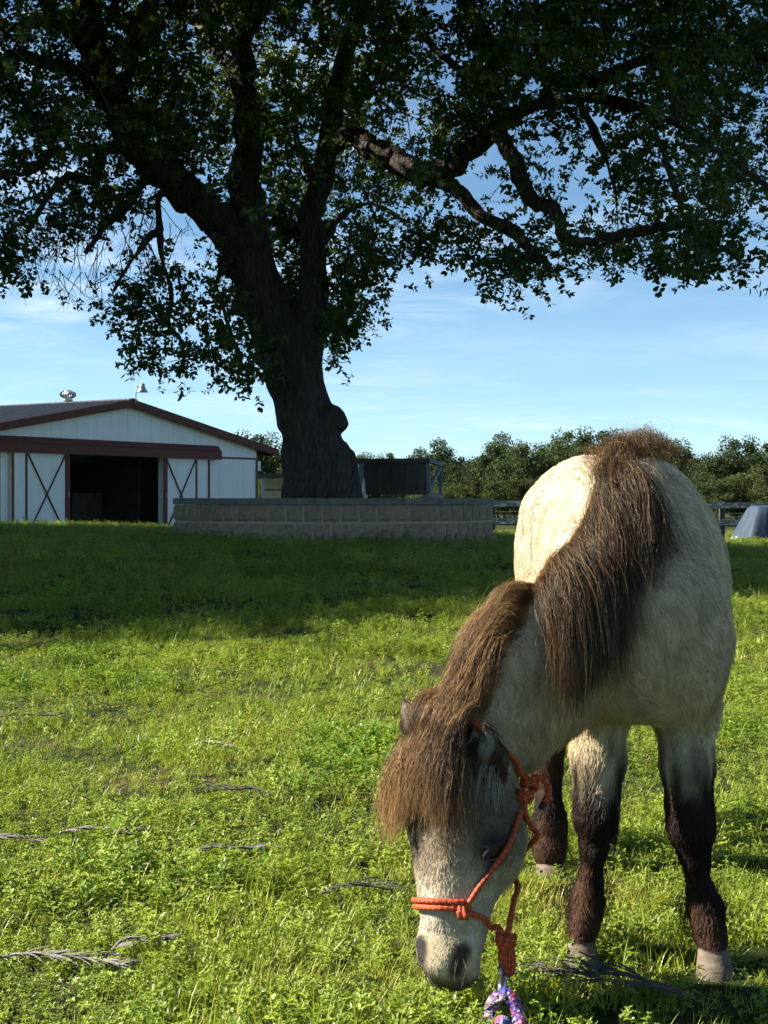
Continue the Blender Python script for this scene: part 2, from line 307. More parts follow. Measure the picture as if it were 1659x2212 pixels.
# ------------------------------------------------------------------ barn
BA = np.array([-8.96, 49.6]); BTH = math.atan2(.838, .546); BU = np.array([math.cos(BTH), math.sin(BTH)]); BB = np.array([-BU[1], BU[0]])
def barn_local(x, y): return (x - BA[0]) * BU[0] + (y - BA[1]) * BU[1], (x - BA[0]) * BB[0] + (y - BA[1]) * BB[1]
def barn():
    Mw = m_noisy('white_painted_plywood', (.70, .70, .68), (.80, .80, .78), 3, .75, .12, .01, (1, 1, .25))
    Mr = m_noisy('dark_red_trim_paint', (.075, .019, .013), (.110, .028, .018), 5, .6, .1)
    Mb = m_noisy('brown_trim_paint', (.10, .05, .04), (.16, .085, .07), 6, .7, .1)
    Mroof = m_noisy('grey_roof_metal', (.10, .105, .11), (.17, .175, .18), 4, .5, .08, metal=.35)
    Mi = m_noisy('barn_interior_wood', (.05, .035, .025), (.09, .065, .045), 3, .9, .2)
    Mg = m_noisy('galvanised_metal', (.30, .31, .31), (.48, .49, .48), 12, .42, .1, metal=.7)
    b = empty('barn', (BA[0], BA[1], 0), BTH); tag(b, 'low white barn with dark red trim and open sliding doors', 'barn')
    zb = -.35; AP = 4.36; SL = .18
    top = lambda x: AP - .16 - SL * abs(x)
    H0, H1 = -2.9, 1.7; HZ = 2.44
    edges = [-7.26, -6.1, -4.9, -3.7, H0, H1, 2.6, 3.8, 5.0, 6.15, 7.26]
    for x0, x1 in zip(edges[:-1], edges[1:]):
        if x0 == H0: continue
        x1 -= .012; MB().hexa([(x0, 0, zb), (x1, 0, zb), (x1, .1, zb), (x0, .1, zb), (x0, 0, 2.5), (x1, 0, 2.5), (x1, .1, 2.5), (x0, .1, 2.5)]).build('panel', Mw, b)
    ge = [-7.26, -6.0, -4.8, -3.6, -2.4, -1.2, 0, 1.2, 2.4, 3.6, 4.8, 6.0, 7.26]
    for x0, x1 in zip(ge[:-1], ge[1:]):
        x1 -= .012; m = MB(); m.hexa([(x0, -.004, 2.506), (x1, -.004, 2.506), (x1, .1, 2.506), (x0, .1, 2.506), (x0, -.004, top(x0)), (x1, -.004, top(x1)), (x1, .1, top(x1)), (x0, .1, top(x0))]); m.build('panel', Mw, b)
    MB().box(7.16, 7.27, .1, 14, zb, top(7.26)).build('side_wall', Mw, b); MB().box(-7.27, -7.16, .1, 14, zb, top(7.26)).build('side_wall', Mw, b)
    MB().add([(-7.2, 14, zb), (7.2, 14, zb), (7.2, 14, top(7.2)), (0, 14, top(0)), (-7.2, 14, top(7.2)), (-7.2, 13.9, zb), (7.2, 13.9, zb), (7.2, 13.9, top(7.2)), (0, 13.9, top(0)), (-7.2, 13.9, top(7.2))],
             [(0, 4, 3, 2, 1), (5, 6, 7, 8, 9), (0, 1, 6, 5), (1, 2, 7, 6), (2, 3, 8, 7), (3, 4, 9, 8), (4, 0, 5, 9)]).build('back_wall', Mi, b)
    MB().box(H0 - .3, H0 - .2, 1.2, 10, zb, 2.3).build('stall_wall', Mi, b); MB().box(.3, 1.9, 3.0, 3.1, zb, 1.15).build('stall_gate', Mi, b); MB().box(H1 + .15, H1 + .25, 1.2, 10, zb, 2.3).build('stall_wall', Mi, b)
    for s in (-1, 1):                                       # roof sheets with ribs, each one laid from ridge to eave
        for k in range(16):
            y0 = -.22 + .93 * k; y1 = y0 + .925; m = MB()
            P = lambda x, y, dz: (s * x, y, AP - SL * x + dz)
            m.hexa([P(.02, y0, -.03), P(8.3, y0, -.03), P(8.3, y1, -.03), P(.02, y1, -.03), P(.02, y0, .012), P(8.3, y0, .012), P(8.3, y1, .012), P(.02, y1, .012)])
            for q in (.0, .31, .62):
                yy = y0 + .03 + q; m.hexa([P(.03, yy, .013), P(8.29, yy, .013), P(8.29, yy + .06, .013), P(.03, yy + .06, .013), P(.03, yy + .015, .06), P(8.29, yy + .015, .06), P(8.29, yy + .045, .06), P(.03, yy + .045, .06)])
            m.build('roof_sheet', Mroof, b)
        m = MB(); P = lambda x, y, dz: (s * x, y, AP - SL * x + dz)
        m.hexa([P(.005, -.29, -.24), P(8.35, -.29, -.24), P(8.35, -.225, -.24), P(.005, -.225, -.24), P(.005, -.29, .03), P(8.35, -.29, .03), P(8.35, -.225, .03), P(.005, -.225, .03)]); m.build('fascia', Mr, b)
        m = MB(); m.box(s * 8.3 - .03, s * 8.3 + .03, -.22, 14.3, AP - SL * 8.3 - .22, AP - SL * 8.3 - .035); m.build('eave_board', Mr, b)
        for k in range(5):
            x = 1.2 + 1.7 * k; MB().hexa([P(x, -.22, -.16), P(x + .09, -.22, -.16), P(x + .09, -.01, -.16), P(x, -.01, -.16), P(x, -.22, -.035), P(x + .09, -.22, -.035), P(x + .09, -.01, -.035), P(x, -.01, -.035)]).build('purlin', Mw, b)
    m = MB(); m.hexa([(-.22, -.27, AP - .03), (0, -.27, AP + .01), (0, 14.3, AP + .01), (-.22, 14.3, AP - .03), (-.22, -.27, AP + .035), (0, -.27, AP + .075), (0, 14.3, AP + .075), (-.22, 14.3, AP + .035)])
    m.hexa([(0, -.27, AP + .01), (.22, -.27, AP - .03), (.22, 14.3, AP - .03), (0, 14.3, AP + .01), (0, -.27, AP + .075), (.22, -.27, AP + .035), (.22, 14.3, AP + .035), (0, 14.3, AP + .075)]); m.build('ridge_cap', Mroof, b)
    m = MB(); m.box(-7.2, 4.78, -.30, -.005, 2.40, 2.72); m.hexa([(-7.2, -.34, 2.722), (4.7, -.34, 2.722), (4.7, -.005, 2.722), (-7.2, -.005, 2.722), (-7.2, -.20, 2.90), (4.7, -.20, 2.90), (4.7, -.005, 2.93), (-7.2, -.005, 2.93)]); m.build('door_track_cover', Mr, b)
    MB().box(4.82, 7.26, -.03, -.006, 2.46, 2.53).build('trim_board', Mb, b); MB().box(7.19, 7.3, -.03, -.006, zb, 2.45).build('corner_board', Mb, b)
    MB().box(-6.05, -5.8, -.05, -.006, zb, 2.39).build('door_post', Mr, b)
    for (x0, x1, xa, xb) in ((-5.42, H0, -4.8, -3.05), (H1, 4.26, 1.78, 3.5)):      # the two sliding doors, slid open
        d = MB().box(x0, x1, -.13, -.06, zb + .1, 2.40).build('sliding_door', Mw, b)
        t = .075; zt = 2.38; z0 = zb + .11
        inner = x1 if x0 < -3 else x0; outer = x0 if x0 < -3 else x1
        for x, wd, mt in ((inner, .20, Mr), (xa if x0 < -3 else xb, t, Mb), (outer, .1, Mb)):
            sg = -1 if x == x1 else (1 if x == x0 else 0); a, c = (x - wd, x) if sg < 0 else ((x, x + wd) if sg > 0 else (x - wd / 2, x + wd / 2))
            MB().box(a + .002, c - .002, -.165, -.131, z0, zt).build('door_stile', mt, d)
        MB().bar((xa + .05, -.148, z0), (xb - .05, -.148, zt), .03, t, (0, 1, 0)).build('cross_brace', Mb, d); MB().bar((xa + .05, -.152, zt), (xb - .05, -.152, z0), .03, t, (0, 1, 0)).build('cross_brace', Mb, d)
        MB().tube([(inner + (-.1 if x0 < -3 else .1), -.19, .95), (inner + (-.1 if x0 < -3 else .1), -.21, 1.05), (inner + (-.1 if x0 < -3 else .1), -.19, 1.15)], .015, 6).build('door_handle', Mg, d)
    # turbine vent on the ridge
    cx, cyy, zc = 0, 2.9, AP + .06
    v = MB().lathe([(.17, 0), (.16, .10), (.15, .12)], 16, (cx, cyy, zc)).build('turbine_vent', Mg, b, True)
    for k in range(22):
        a = k * 2 * math.pi / 22; prof = [(.15, .13), (.25, .18), (.285, .26), (.25, .34), (.13, .40)]; m = MB(); V = []
        for r, z in prof:
            for da in (-.11, .11): rr = r + (.014 if da > 0 else -.014); V.append((cx + rr * math.cos(a + da), cyy + rr * math.sin(a + da), zc + z))
        m.add(V, [(2 * i, 2 * i + 1, 2 * i + 3, 2 * i + 2) for i in range(4)]); m.build('vane', Mg, v)
    MB().lathe([(.02, .385), (.15, .39), (.12, .415), (.02, .43)], 16, (cx, cyy, zc)).build('vent_cap', Mg, v, True)
    # gooseneck barn lamp over the gable
    P = spline([(0.08, -.31, AP - .15), (.08, -.32, AP + .25), (.10, -.33, AP + .40), (.20, -.34, AP + .50), (.30, -.35, AP + .50)], 5)
    l = MB().tube(P, .022, 8).build('gooseneck_lamp', Mg, b, True)
    MB().lathe([(.05, .12), (.085, .10), (.10, 0), (.13, -.08), (.21, -.17), (.22, -.19), (.20, -.188), (.11, -.08), (.03, .02)], 18, (.37, -.35, AP + .49)).build('lamp_shade', Mg, l, True)
    MB().box(7.32, 7.5, -.02, .1, 2.02, 2.4).build('junction_box', Mg, b)

# ------------------------------------------------------------------ planter, soil, wooden feeder
PC = np.array([-.62, 17.5]); PR = 1.93
def planter():
    t = NT('split_face_block'); v = t.obj(); r = t.n('ObjectInfo').outputs['Random']
    c = t.mix(.6, t.ramp(r, [(0, (.31, .215, .145)), (.5, (.38, .265, .18)), (1, (.44, .31, .215))]), t.ramp(t.noise(22, 6, .7, v), [(.3, (.17, .12, .084)), (.7, (.42, .31, .225))]))
    Mbl = t.pbr(c, .95, t.bump(t.noise(30, 6, .7, v), .9, .02), spec=.1)
    Mcap = m_noisy('concrete_cap', (.12, .108, .095), (.22, .20, .175), 14, .9, .5, .006)
    Mmor = m_noisy('pale_mortar', (.42, .36, .30), (.54, .47, .40), 30, .95, .5, .006)
    Mst = m_noisy('field_stone', (.16, .115, .08), (.32, .24, .17), 9, .9, .6, .01)
    Msoil = m_noisy('planter_soil', (.05, .035, .025), (.11, .08, .055), 12, .97, .8, .03)
    p = empty('round_planter', (PC[0], PC[1], 0)); tag(p, 'round raised planter of split-face concrete blocks around the oak trunk', 'planter')
    zt = .905; n = 60; bh = .197
    m = MB(); m.lathe([(PR - .19, zt - .08), (PR - .003, zt - .08), (PR - .003, .1), (PR - .19, .1)], 110); m.v = m.v; m.f = m.f[:-2]; m.build('mortar_ring', Mmor, p)
    protos = []
    R = np.random.default_rng(4)
    for q in range(5):                                      # rough split face, rest plain
        nu, nv = 6, 6; V = []; hw = PR * math.pi / n - .0085
        for j in range(nv):
            for i in range(nu):
                u = (i / (nu - 1) * 2 - 1) * hw; zz = (j / (nv - 1) - .5) * (bh - .014); ed = i in (0, nu - 1) or j in (0, nv - 1)
                V.append((u, -(.004 if ed else .014 + R.uniform(0, .016)), zz))
        k = nu * nv
        Fc = [(j * nu + i, j * nu + i + 1, (j + 1) * nu + i + 1, (j + 1) * nu + i) for j in range(nv - 1) for i in range(nu - 1)]
        for (u, zz) in ((-hw, -.5), (hw, -.5), (hw, .5), (-hw, .5)): V.append((u * .97, .10, zz * (bh - .014)))
        c = [0, nu - 1, k - 1, k - nu]
        Fc += [(k + 3, k + 2, k + 1, k)] + [tuple([k, k + 1] + list(range(nu - 1, -1, -1))), tuple([k + 2, k + 3] + list(range(k - nu, k))),
               tuple([k + 1, k + 2] + [nu * (j + 1) - 1 for j in range(nv - 1, -1, -1)]), tuple([k + 3, k] + [nu * j for j in range(nv)])]
        protos.append(mesh('block', V, Fc, Mbl))
    for cidx in range(2):
        for i in range(n):
            a = (i + .5 * cidx + .2) * 2 * math.pi / n; o = bpy.data.objects.new('block', protos[R.integers(5)]); COL.objects.link(o); o.parent = p
            o.location = (PR * math.cos(a), PR * math.sin(a), zt - .075 - bh * (cidx + .5)); o.rotation_euler = (R.normal(0, .006), 0, a + math.pi / 2 + R.normal(0, .008))
    nc = 28
    for i in range(nc):                                     # cap stones
        a0 = i * 2 * math.pi / nc; a1 = a0 + 2 * math.pi / nc - .003; m = MB(); V = []
        for z in (zt - .072, zt + R.normal(0, .0015)):
            for r in (PR - .21, PR + .03):
                for a in np.linspace(a0, a1, 4): V.append((r * math.cos(a), r * math.sin(a), z))
        Fc = []
        for q in range(3): Fc += [(q, q + 1, 5 + q, 4 + q)[::1], (8 + q, 12 + q, 13 + q, 9 + q)[::-1], (4 + q, 5 + q, 13 + q, 12 + q), (q, 8 + q, 9 + q, q + 1)]
        Fc += [(0, 4, 12, 8), (3, 11, 15, 7)]; m.add(V, Fc); m.build('cap_stone', Mcap, p)
    for i in range(70):                                     # cobbles along the foot
        a = i * 2 * math.pi / 70 + R.normal(0, .015); r = PR + R.uniform(.0, .03); x, y = r * math.cos(a), r * math.sin(a); sx, sz = R.uniform(.06, .09), R.uniform(.055, .085)
        V = []; Fc = []; nu, nv = 8, 5
        for j in range(nv):
            ph = math.pi * (j + .5) / nv
            for q in range(nu): th = q * 2 * math.pi / nu; k = 1 + R.normal(0, .06); V.append((x + sx * k * math.sin(ph) * math.cos(th), y + sx * k * math.sin(ph) * math.sin(th), .42 + R.uniform(-.004, .004) + sz * k * math.cos(ph)))
        Fc = [(j * nu + q, (j + 1) * nu + q, (j + 1) * nu + (q + 1) % nu, j * nu + (q + 1) % nu) for j in range(nv - 1) for q in range(nu)] + [tuple(range(nu)), tuple(range((nv - 1) * nu, nv * nu))[::-1]]
        gzz = float(gz(PC[0] + x, PC[1] + y)) - .385
        MB().add([(a_, b_, c_ + gzz) for a_, b_, c_ in V], Fc).build('cobble', Mst, p, True)
    m = MB(); V = [(0, 0, .86)]; nn = 48
    for r in (.7, 1.3, PR - .2): V += [(r * math.cos(q * 2 * math.pi / nn), r * math.sin(q * 2 * math.pi / nn), .86 - .03 * r / 1.6 + R.normal(0, .008)) for q in range(nn)]
    Fc = [(0, 1 + q, 1 + (q + 1) % nn) for q in range(nn)] + [(1 + k * nn + q, 1 + (k + 1) * nn + q, 1 + (k + 1) * nn + (q + 1) % nn, 1 + k * nn + (q + 1) % nn) for k in range(2) for q in range(nn)]
    m.add(V, Fc); m.build('soil', Msoil, p, True)
def feeder():
    Mwd = m_noisy('weathered_dark_planks', (.045, .036, .032), (.11, .09, .08), 5, .9, .5, .01, (1, 1, .12))
    Mgr = m_noisy('weathered_grey_timber', (.15, .15, .155), (.27, .27, .28), 6, .9, .5, .01, (.3, 1, 1))
    c = W(862, 1072, 18.55); f = empty('wooden_feeder', (c[0], 18.55, .90), math.radians(-6)); tag(f, 'dark weathered wooden box feeder standing behind the oak trunk', 'feeder')
    n = 9; x0, x1, xt0, xt1 = -.44, .33, -.47, .36; hb, ht = .08, .47
    for i in range(n):
        a, b2 = i / n, (i + 1) / n; L = lambda u, v, t: u + (v - u) * t
        xa, xb, ta, tb = L(x0, x1, a) + .003, L(x0, x1, b2) - .003, L(xt0, xt1, a) + .003, L(xt0, xt1, b2) - .003; dy = (i % 3) * .003
        MB().hexa([(xa, dy, hb), (xb, dy, hb), (xb, .025, hb), (xa, .025, hb), (ta, dy - .06, ht), (tb, dy - .06, ht), (tb, -.035, ht), (ta, -.035, ht)]).build('plank', Mwd, f)
        MB().hexa([(xa, .40, hb), (xb, .40, hb), (xb, .425, hb), (xa, .425, hb), (ta, .46, ht), (tb, .46, ht), (tb, .485, ht), (ta, .485, ht)]).build('plank', Mwd, f)
    MB().box(-.55, .40, -.11, -.062, .465, .525).build('rim_board', Mwd, f); MB().box(-.55, .40, .487, .53, .465, .525).build('rim_board', Mwd, f)
    for xx in (-.53, .345): MB().box(xx, xx + .05, -.06, .485, .47, .52).build('rim_board', Mgr, f)
    MB().box(-.42, .36, -.035, -.004, .055, .115).build('base_board', Mwd, f); MB().box(x0, x1, 0.03, .395, .055, .078).build('floor_board', Mwd, f)
    for sx in (-1, 1):
        xx = .36 if sx > 0 else -.50
        MB().bar((xx + .03 * sx, .02, .09), (xx + .02, -.05, .465), .05, .05).build('leg', Mgr, f)
        MB().bar((xx + .14 * sx, .5, -.08), (xx + .16 * sx, .5, .43), .06, .045).build('leg', Mgr, f); MB().bar((xx, -.02, .06), (xx + .16 * sx, .50, .03), .045, .06).build('rail', Mgr, f)
        MB().bar((xx + .03 * sx, .0, .10), (xx + .15 * sx, .48, .42), .035, .055).build('brace', Mgr, f); MB().bar((xx + .03 * sx, -.08, .50), (xx + .17 * sx, .52, .46), .045, .055).build('rail', Mgr, f)
        MB().box(xx - .03, xx + .03, -.03, .03, -.08, .06).build('leg', Mgr, f)

# ------------------------------------------------------------------ far things: shed, fence, tarpaulin
def shed():
    Mp = m_noisy('pale_weathered_board', (.50, .40, .30), (.72, .64, .54), 5, .9, .3, .01, (1, 1, .3)); Md = m_noisy('dark_shed_timber', (.05, .042, .038), (.10, .085, .075), 4, .9, .3); Mg2 = m_noisy('pipe_rail_grey', (.35, .35, .34), (.5, .5, .48), 8, .6, .1)
    y = 62.; c = W(672, 1060, y); s = empty('open_shed', (c[0], y, float(gz(c[0], y)))); tag(s, 'low open shed of pale boards with flat dark roof beyond the trunk', 'shed')
    for i in range(9): MB().box(-2.3 + .53 * i, -2.3 + .53 * i + .515, 1.6, 1.65, 0, 2.12).build('board', Mp, s)
    MB().box(-2.4, 2.6, -.5, 1.9, 2.16, 2.36).build('roof', Md, s)
    for xx in (-2.15, -.7, .8, 2.2): MB().box(xx, xx + .11, -.3, -.19, 0, 2.16).build('post', Mg2, s)
    for z in (.9, 1.6): MB().box(-2.1, 2.25, -.23, -.185, z, z + .06).build('rail', Md, s)
def fence():
    Mpost = m_noisy('dark_fence_post', (.035, .031, .028), (.08, .072, .066), 8, .9, .3)
    t = NT('flaking_white_rail'); v = t.gen(1, 1, 3); c = t.ramp(t.noise(7, 8, .75, v), [(.40, (.12, .11, .10)), (.53, (.22, .205, .19)), (.60, (.72, .70, .67))]); Mrail = t.pbr(c, .85, t.bump(t.noise(20, 5, .6, v), .3, .01))
    Mwire = m_noisy('fence_wire', (.2, .2, .2), (.35, .35, .35), 10, .5, .1, metal=.6)
    y = 45.; f = empty('rail_fence', (0, y, 0)); tag(f, 'grey post-and-rail fence with flaking white paint at the paddock end', 'fence')
    xs = [(px - 829.5) * y / F for px in np.arange(735, 2100, 165)]
    R = random.Random(5); top = lambda x: .885 - .008 * (x - 3)
    for x in xs: MB().box(x - .09, x + .07, -.06, .07, float(gz(x, y)) - .1, top(x) - .005 + R.uniform(-.02, .02)).build('post', Mpost, f, bevel=.012)
    for a, b in zip(xs[:-1], xs[1:]):
        for dz, hh in ((-.19, .185), (-.76, .19)):
            e0, e1 = R.uniform(-.015, .015), R.uniform(-.015, .015)
            MB().hexa([(a + .004, -.105, top(a) + dz + e0), (b - .004, -.105, top(b) + dz + e1), (b - .004, -.062, top(b) + dz + e1), (a + .004, -.062, top(a) + dz + e0),
                       (a + .004, -.105, top(a) + dz + hh + e0), (b - .004, -.105, top(b) + dz + hh + e1), (b - .004, -.062, top(b) + dz + hh + e1), (a + .004, -.062, top(a) + dz + hh + e0)]).build('rail', Mrail, f)
    for dz in (-.36, -.48, -.60, -.88, -1.0): MB().tube([(xs[0], .08, top(xs[0]) + dz), (xs[-1], .08, top(xs[-1]) + dz)], .006, 5).build('wire', Mwire, f)
def tarp():
    t = NT('blue_tarpaulin'); v = t.obj(); c = t.ramp(t.noise(3, 5, .6, v), [(.3, (.018, .034, .056)), (.7, (.040, .062, .095))])
    frayed = t.n('SeparateXYZ', i0=v).outputs[2]; fn = t.n('Math', _operation='ADD', i0=frayed, i1=t.noise(9, 5, .7, v)).outputs[0]
    c = t.mix(t.ramp(fn, [(.52, (1, 1, 1)), (.66, (0, 0, 0))]), c, (.42, .41, .40)); Mt = t.pbr(c, .7, t.bump(t.noise(9, 5, .6, v), .3, .02))
    y = 41.5; X = (1674 - 829.5) * y / F; gzz = float(gz(X, y)); V = []; nu, nv = 72, 16; R = np.random.default_rng(9); nt_ = 12
    for j in range(nv):
        s = j / (nv - 1)
        for i in range(nu):
            a = i * 2 * math.pi / nu; sq = (abs(math.cos(a)) ** 5 + abs(math.sin(a)) ** 5) ** (-1 / 5)
            fold = math.sin(a * 9 + 1.6 * math.sin(a * 2) + 1.2 * s) * .6 + math.sin(a * 19 + 2 - 1.5 * s) * .3 + math.sin(a * 5 + 3 * s) * .4
            r = (.70 + .50 * s ** 1.1) * sq * (1 + .11 * s ** .8 * fold); r2 = r * .8
            z = (1.13 + .05 * math.sin(a * 2 + 1)) * (1 - s ** 1.25) + .04 * fold * (s > .1) * (1 - s) + (.05 * max(0, fold)) * (s > .9)
            V.append((r * math.cos(a) * 1.0, r2 * math.sin(a), z + .0))
    V.append((0, 0, 1.18)); k = len(V) - 1
    Fc = [(j * nu + i, (j + 1) * nu + i, (j + 1) * nu + (i + 1) % nu, j * nu + (i + 1) % nu) for j in range(nv - 1) for i in range(nu)] + [(k, i, (i + 1) % nu) for i in range(nu)]
    o = link('covered_heap', mesh('covered_heap', V, Fc, Mt, True)); o.location = (X, y, gzz - .02); tag(o, 'heap covered by a draped faded blue tarpaulin beside the fence', 'tarpaulin')
    Mr = m_noisy('pale_rock', (.42, .34, .27), (.62, .54, .45), 6, .9, .5)
    R = random.Random(2); V = []; nu, nv = 9, 6
    for j in range(nv):
        ph = math.pi * (j + .5) / nv
        for i in range(nu): th = i * 2 * math.pi / nu; q = 1 + R.uniform(-.16, .16); V.append((.24 * q * math.sin(ph) * math.cos(th), .2 * q * math.sin(ph) * math.sin(th), .15 * q * math.cos(ph)))
    Fc = [(j * nu + i, (j + 1) * nu + i, (j + 1) * nu + (i + 1) % nu, j * nu + (i + 1) % nu) for j in range(nv - 1) for i in range(nu)] + [tuple(range(nu)), tuple(range((nv - 1) * nu, nv * nu))[::-1]]
    o = link('rock', mesh('rock', V, Fc, Mr)); y = 40.3; x = (1588 - 829.5) * y / F; o.location = (x, y, float(gz(x, y)) + .08); tag(o, 'pale rock weighing down the corner of the blue tarpaulin', 'rock')
barn(); planter(); feeder(); shed(); fence(); tarp(); grass()

# ------------------------------------------------------------------ implicit surfaces (smooth unions on a grid, surface nets)
class Field:
    def __init__(s, lo, hi, h):
        s.lo = np.array(lo, float); s.h = h; s.n = np.ceil((np.array(hi) - s.lo) / h).astype(int) + 1; s.D = np.full(s.n, .5, np.float32)
    def _blk(s, lo, hi):
        a = np.clip(np.floor((lo - s.lo) / s.h).astype(int), 0, s.n - 1); b = np.clip(np.ceil((hi - s.lo) / s.h).astype(int) + 1, 1, s.n)
        ax = [s.lo[i] + s.h * np.arange(a[i], b[i]) for i in range(3)]
        return tuple(slice(a[i], b[i]) for i in range(3)), np.stack(np.meshgrid(*ax, indexing='ij'), -1)
    def put(s, sl, d, k, sub=False):
        o = s.D[sl]
        if sub:
            d = -d; hh = np.maximum(k - np.abs(o - d), 0) / k; s.D[sl] = np.maximum(o, d) + hh * hh * k / 4
        else:
            hh = np.maximum(k - np.abs(o - d), 0) / k; s.D[sl] = np.minimum(o, d) - hh * hh * k / 4
    def cone(s, a, b, ra, rb, lat=None, k=.03, sub=False):
        """elliptical cone from a to b; ra, rb = radius or (lateral, other) radii, lat = lateral direction"""
        a = np.array(a, float); b = np.array(b, float); ra = np.array(ra if np.ndim(ra) else (ra, ra), float); rb = np.array(rb if np.ndim(rb) else (rb, rb), float)
        R = max(ra.max(), rb.max()) + k + .03; sl, G = s._blk(np.minimum(a, b) - R, np.maximum(a, b) + R)
        if G.size == 0: return
        ax = b - a; L = np.linalg.norm(ax); ax = ax / L if L > 1e-9 else np.array([0, 0, 1.]); lat = np.array(lat if lat is not None else ((1, 0, 0) if abs(ax[0]) < .9 else (0, 1, 0)), float)
        lat -= ax * lat.dot(ax); lat /= np.linalg.norm(lat); oth = np.cross(ax, lat); q = G - a
        t = q @ ax; tc = np.clip(t, 0, L); e = t - tc; u = tc / max(L, 1e-9); u = u * u * (3 - 2 * u) * .5 + u * .5
        wl = ra[0] + (rb[0] - ra[0]) * u; wo = ra[1] + (rb[1] - ra[1]) * u; wm = np.minimum(wl, wo)
        s.put(sl, (np.sqrt((q @ lat / wl) ** 2 + (q @ oth / wo) ** 2 + (e / wm) ** 2) - 1) * wm, k, sub)
    def ell(s, c, r, k=.03, sub=False, rot=None):
        c = np.array(c, float); r = np.array(r, float); R = r.max() + k + .03; sl, G = s._blk(c - R, c + R)
        if G.size == 0: return
        q = G - c
        if rot is not None: q = q @ np.array(rot)
        s.put(sl, (np.sqrt(((q / r) ** 2).sum(-1)) - 1) * r.min(), k, sub)
    def at(s, P):
        q = (np.asarray(P) - s.lo) / s.h; q = np.clip(q, 0, s.n - 1.001); i = q.astype(int); f = q - i; r = 0
        for dx in (0, 1):
            for dy in (0, 1):
                for dz in (0, 1):
                    r = r + s.D[i[..., 0] + dx, i[..., 1] + dy, i[..., 2] + dz] * (f[..., 0] if dx else 1 - f[..., 0]) * (f[..., 1] if dy else 1 - f[..., 1]) * (f[..., 2] if dz else 1 - f[..., 2])
        return r
    def grad(s, P, e=None):
        e = e or s.h * 1.2; P = np.asarray(P); g = np.stack([s.at(P + d) - s.at(P - d) for d in np.eye(3) * e], -1)
        return g / (np.linalg.norm(g, axis=-1, keepdims=True) + 1e-9)
    def surface(s, smooth=3):
        D = s.D; I = D < 0; c = np.zeros(tuple(s.n - 1), np.int8)
        for dx in (0, 1):
            for dy in (0, 1):
                for dz in (0, 1): c += I[dx:s.n[0] - 1 + dx, dy:s.n[1] - 1 + dy, dz:s.n[2] - 1 + dz]
        act = np.argwhere((c > 0) & (c < 8)); idm = np.full(c.shape, -1, np.int32); idm[tuple(act.T)] = np.arange(len(act))
        P = np.zeros((len(act), 3)); cnt = np.zeros(len(act)); cs = [(x, y, z) for x in (0, 1) for y in (0, 1) for z in (0, 1)]
        for A in cs:
            for B in cs:
                if sum(B) - sum(A) != 1 or any(B[i] < A[i] for i in range(3)): continue
                da = D[tuple((act + A).T)]; db = D[tuple((act + B).T)]; m = (da < 0) != (db < 0); t = np.where(m, da / np.where(m, da - db, 1), 0)
                P += (act + np.array(A) + t[:, None] * (np.array(B) - np.array(A))) * m[:, None]; cnt += m
        P = P / cnt[:, None] * s.h + s.lo; Q = []
        for ax in range(3):
            sl0 = [slice(1, s.n[i] - 1) for i in range(3)]; sl1 = list(sl0); sl0[ax] = slice(0, s.n[ax] - 1); sl1[ax] = slice(1, s.n[ax])
            a = I[tuple(sl0)]; b = I[tuple(sl1)]; off = np.ones(3, int); off[ax] = 0; u, v = [(1, 2), (2, 0), (0, 1)][ax]
            eu = np.eye(3, dtype=int)[u]; ev = np.eye(3, dtype=int)[v]
            for m, fl in ((a & ~b, False), (~a & b, True)):
                e = np.argwhere(m) + off; q = np.stack([idm[tuple((e - eu - ev).T)], idm[tuple((e - ev).T)], idm[tuple(e.T)], idm[tuple((e - eu).T)]], 1)
                Q.append(q[:, ::-1] if fl else q)
        Q = np.vstack(Q); Q = Q[(Q >= 0).all(1)]
        for it in range(smooth):
            acc = np.zeros_like(P); k = np.zeros(len(P))
            for i in range(4):
                for j in ((i + 1) % 4, (i + 3) % 4): np.add.at(acc, Q[:, i], P[Q[:, j]]); np.add.at(k, Q[:, i], 1)
            P = P * .4 + .6 * acc / np.maximum(k, 1)[:, None]
        return P, Q

def biggest(P, Q):
    """keep the largest connected piece of a mesh"""
    lab = np.arange(len(P))
    while True:
        m = lab[Q].min(1); n = lab.copy(); np.minimum.at(n, Q.ravel(), np.repeat(m, Q.shape[1])); n = n[n]
        if (n == lab).all(): break
        lab = n
    u, c = np.unique(lab, return_counts=True); ok = lab == u[np.argmax(c)]; idx = np.cumsum(ok) - 1; return P[ok], idx[Q[ok[Q].all(1)]]
# ------------------------------------------------------------------ the oak
def bark(name, c0, c1, sc=1.0):
    t = NT(name); v = t.gen(7 * sc, 7 * sc, 1.6 * sc); vo = t.n('TexVoronoi', Scale=2.6, _feature='DISTANCE_TO_EDGE', Vector=v).outputs[0]; n = t.noise(3, 8, .7, v)
    h = t.n('Math', _operation='ADD', i0=t.n('Math', _operation='MULTIPLY', i0=vo, i1=1.4).outputs[0], i1=n).outputs[0]
    return t.pbr(t.mix(.5, t.ramp(n, [(.3, c0), (.7, c1)]), t.ramp(h, [(.3, c0), (1.0, c1)])), .95, t.bump(h, 1.0, .035), spec=.1)
M_bark = bark('oak_bark', (.030, .024, .020), (.10, .085, .075)); M_twig = m_noisy('twig_bark', (.05, .04, .033), (.10, .085, .075), 20, .9, .3)
M_oak = m_leaf('oak_leaf', (.032, .060, .013), (.074, .112, .026), None, .38, .42, spec=.4)
TD = 17.5
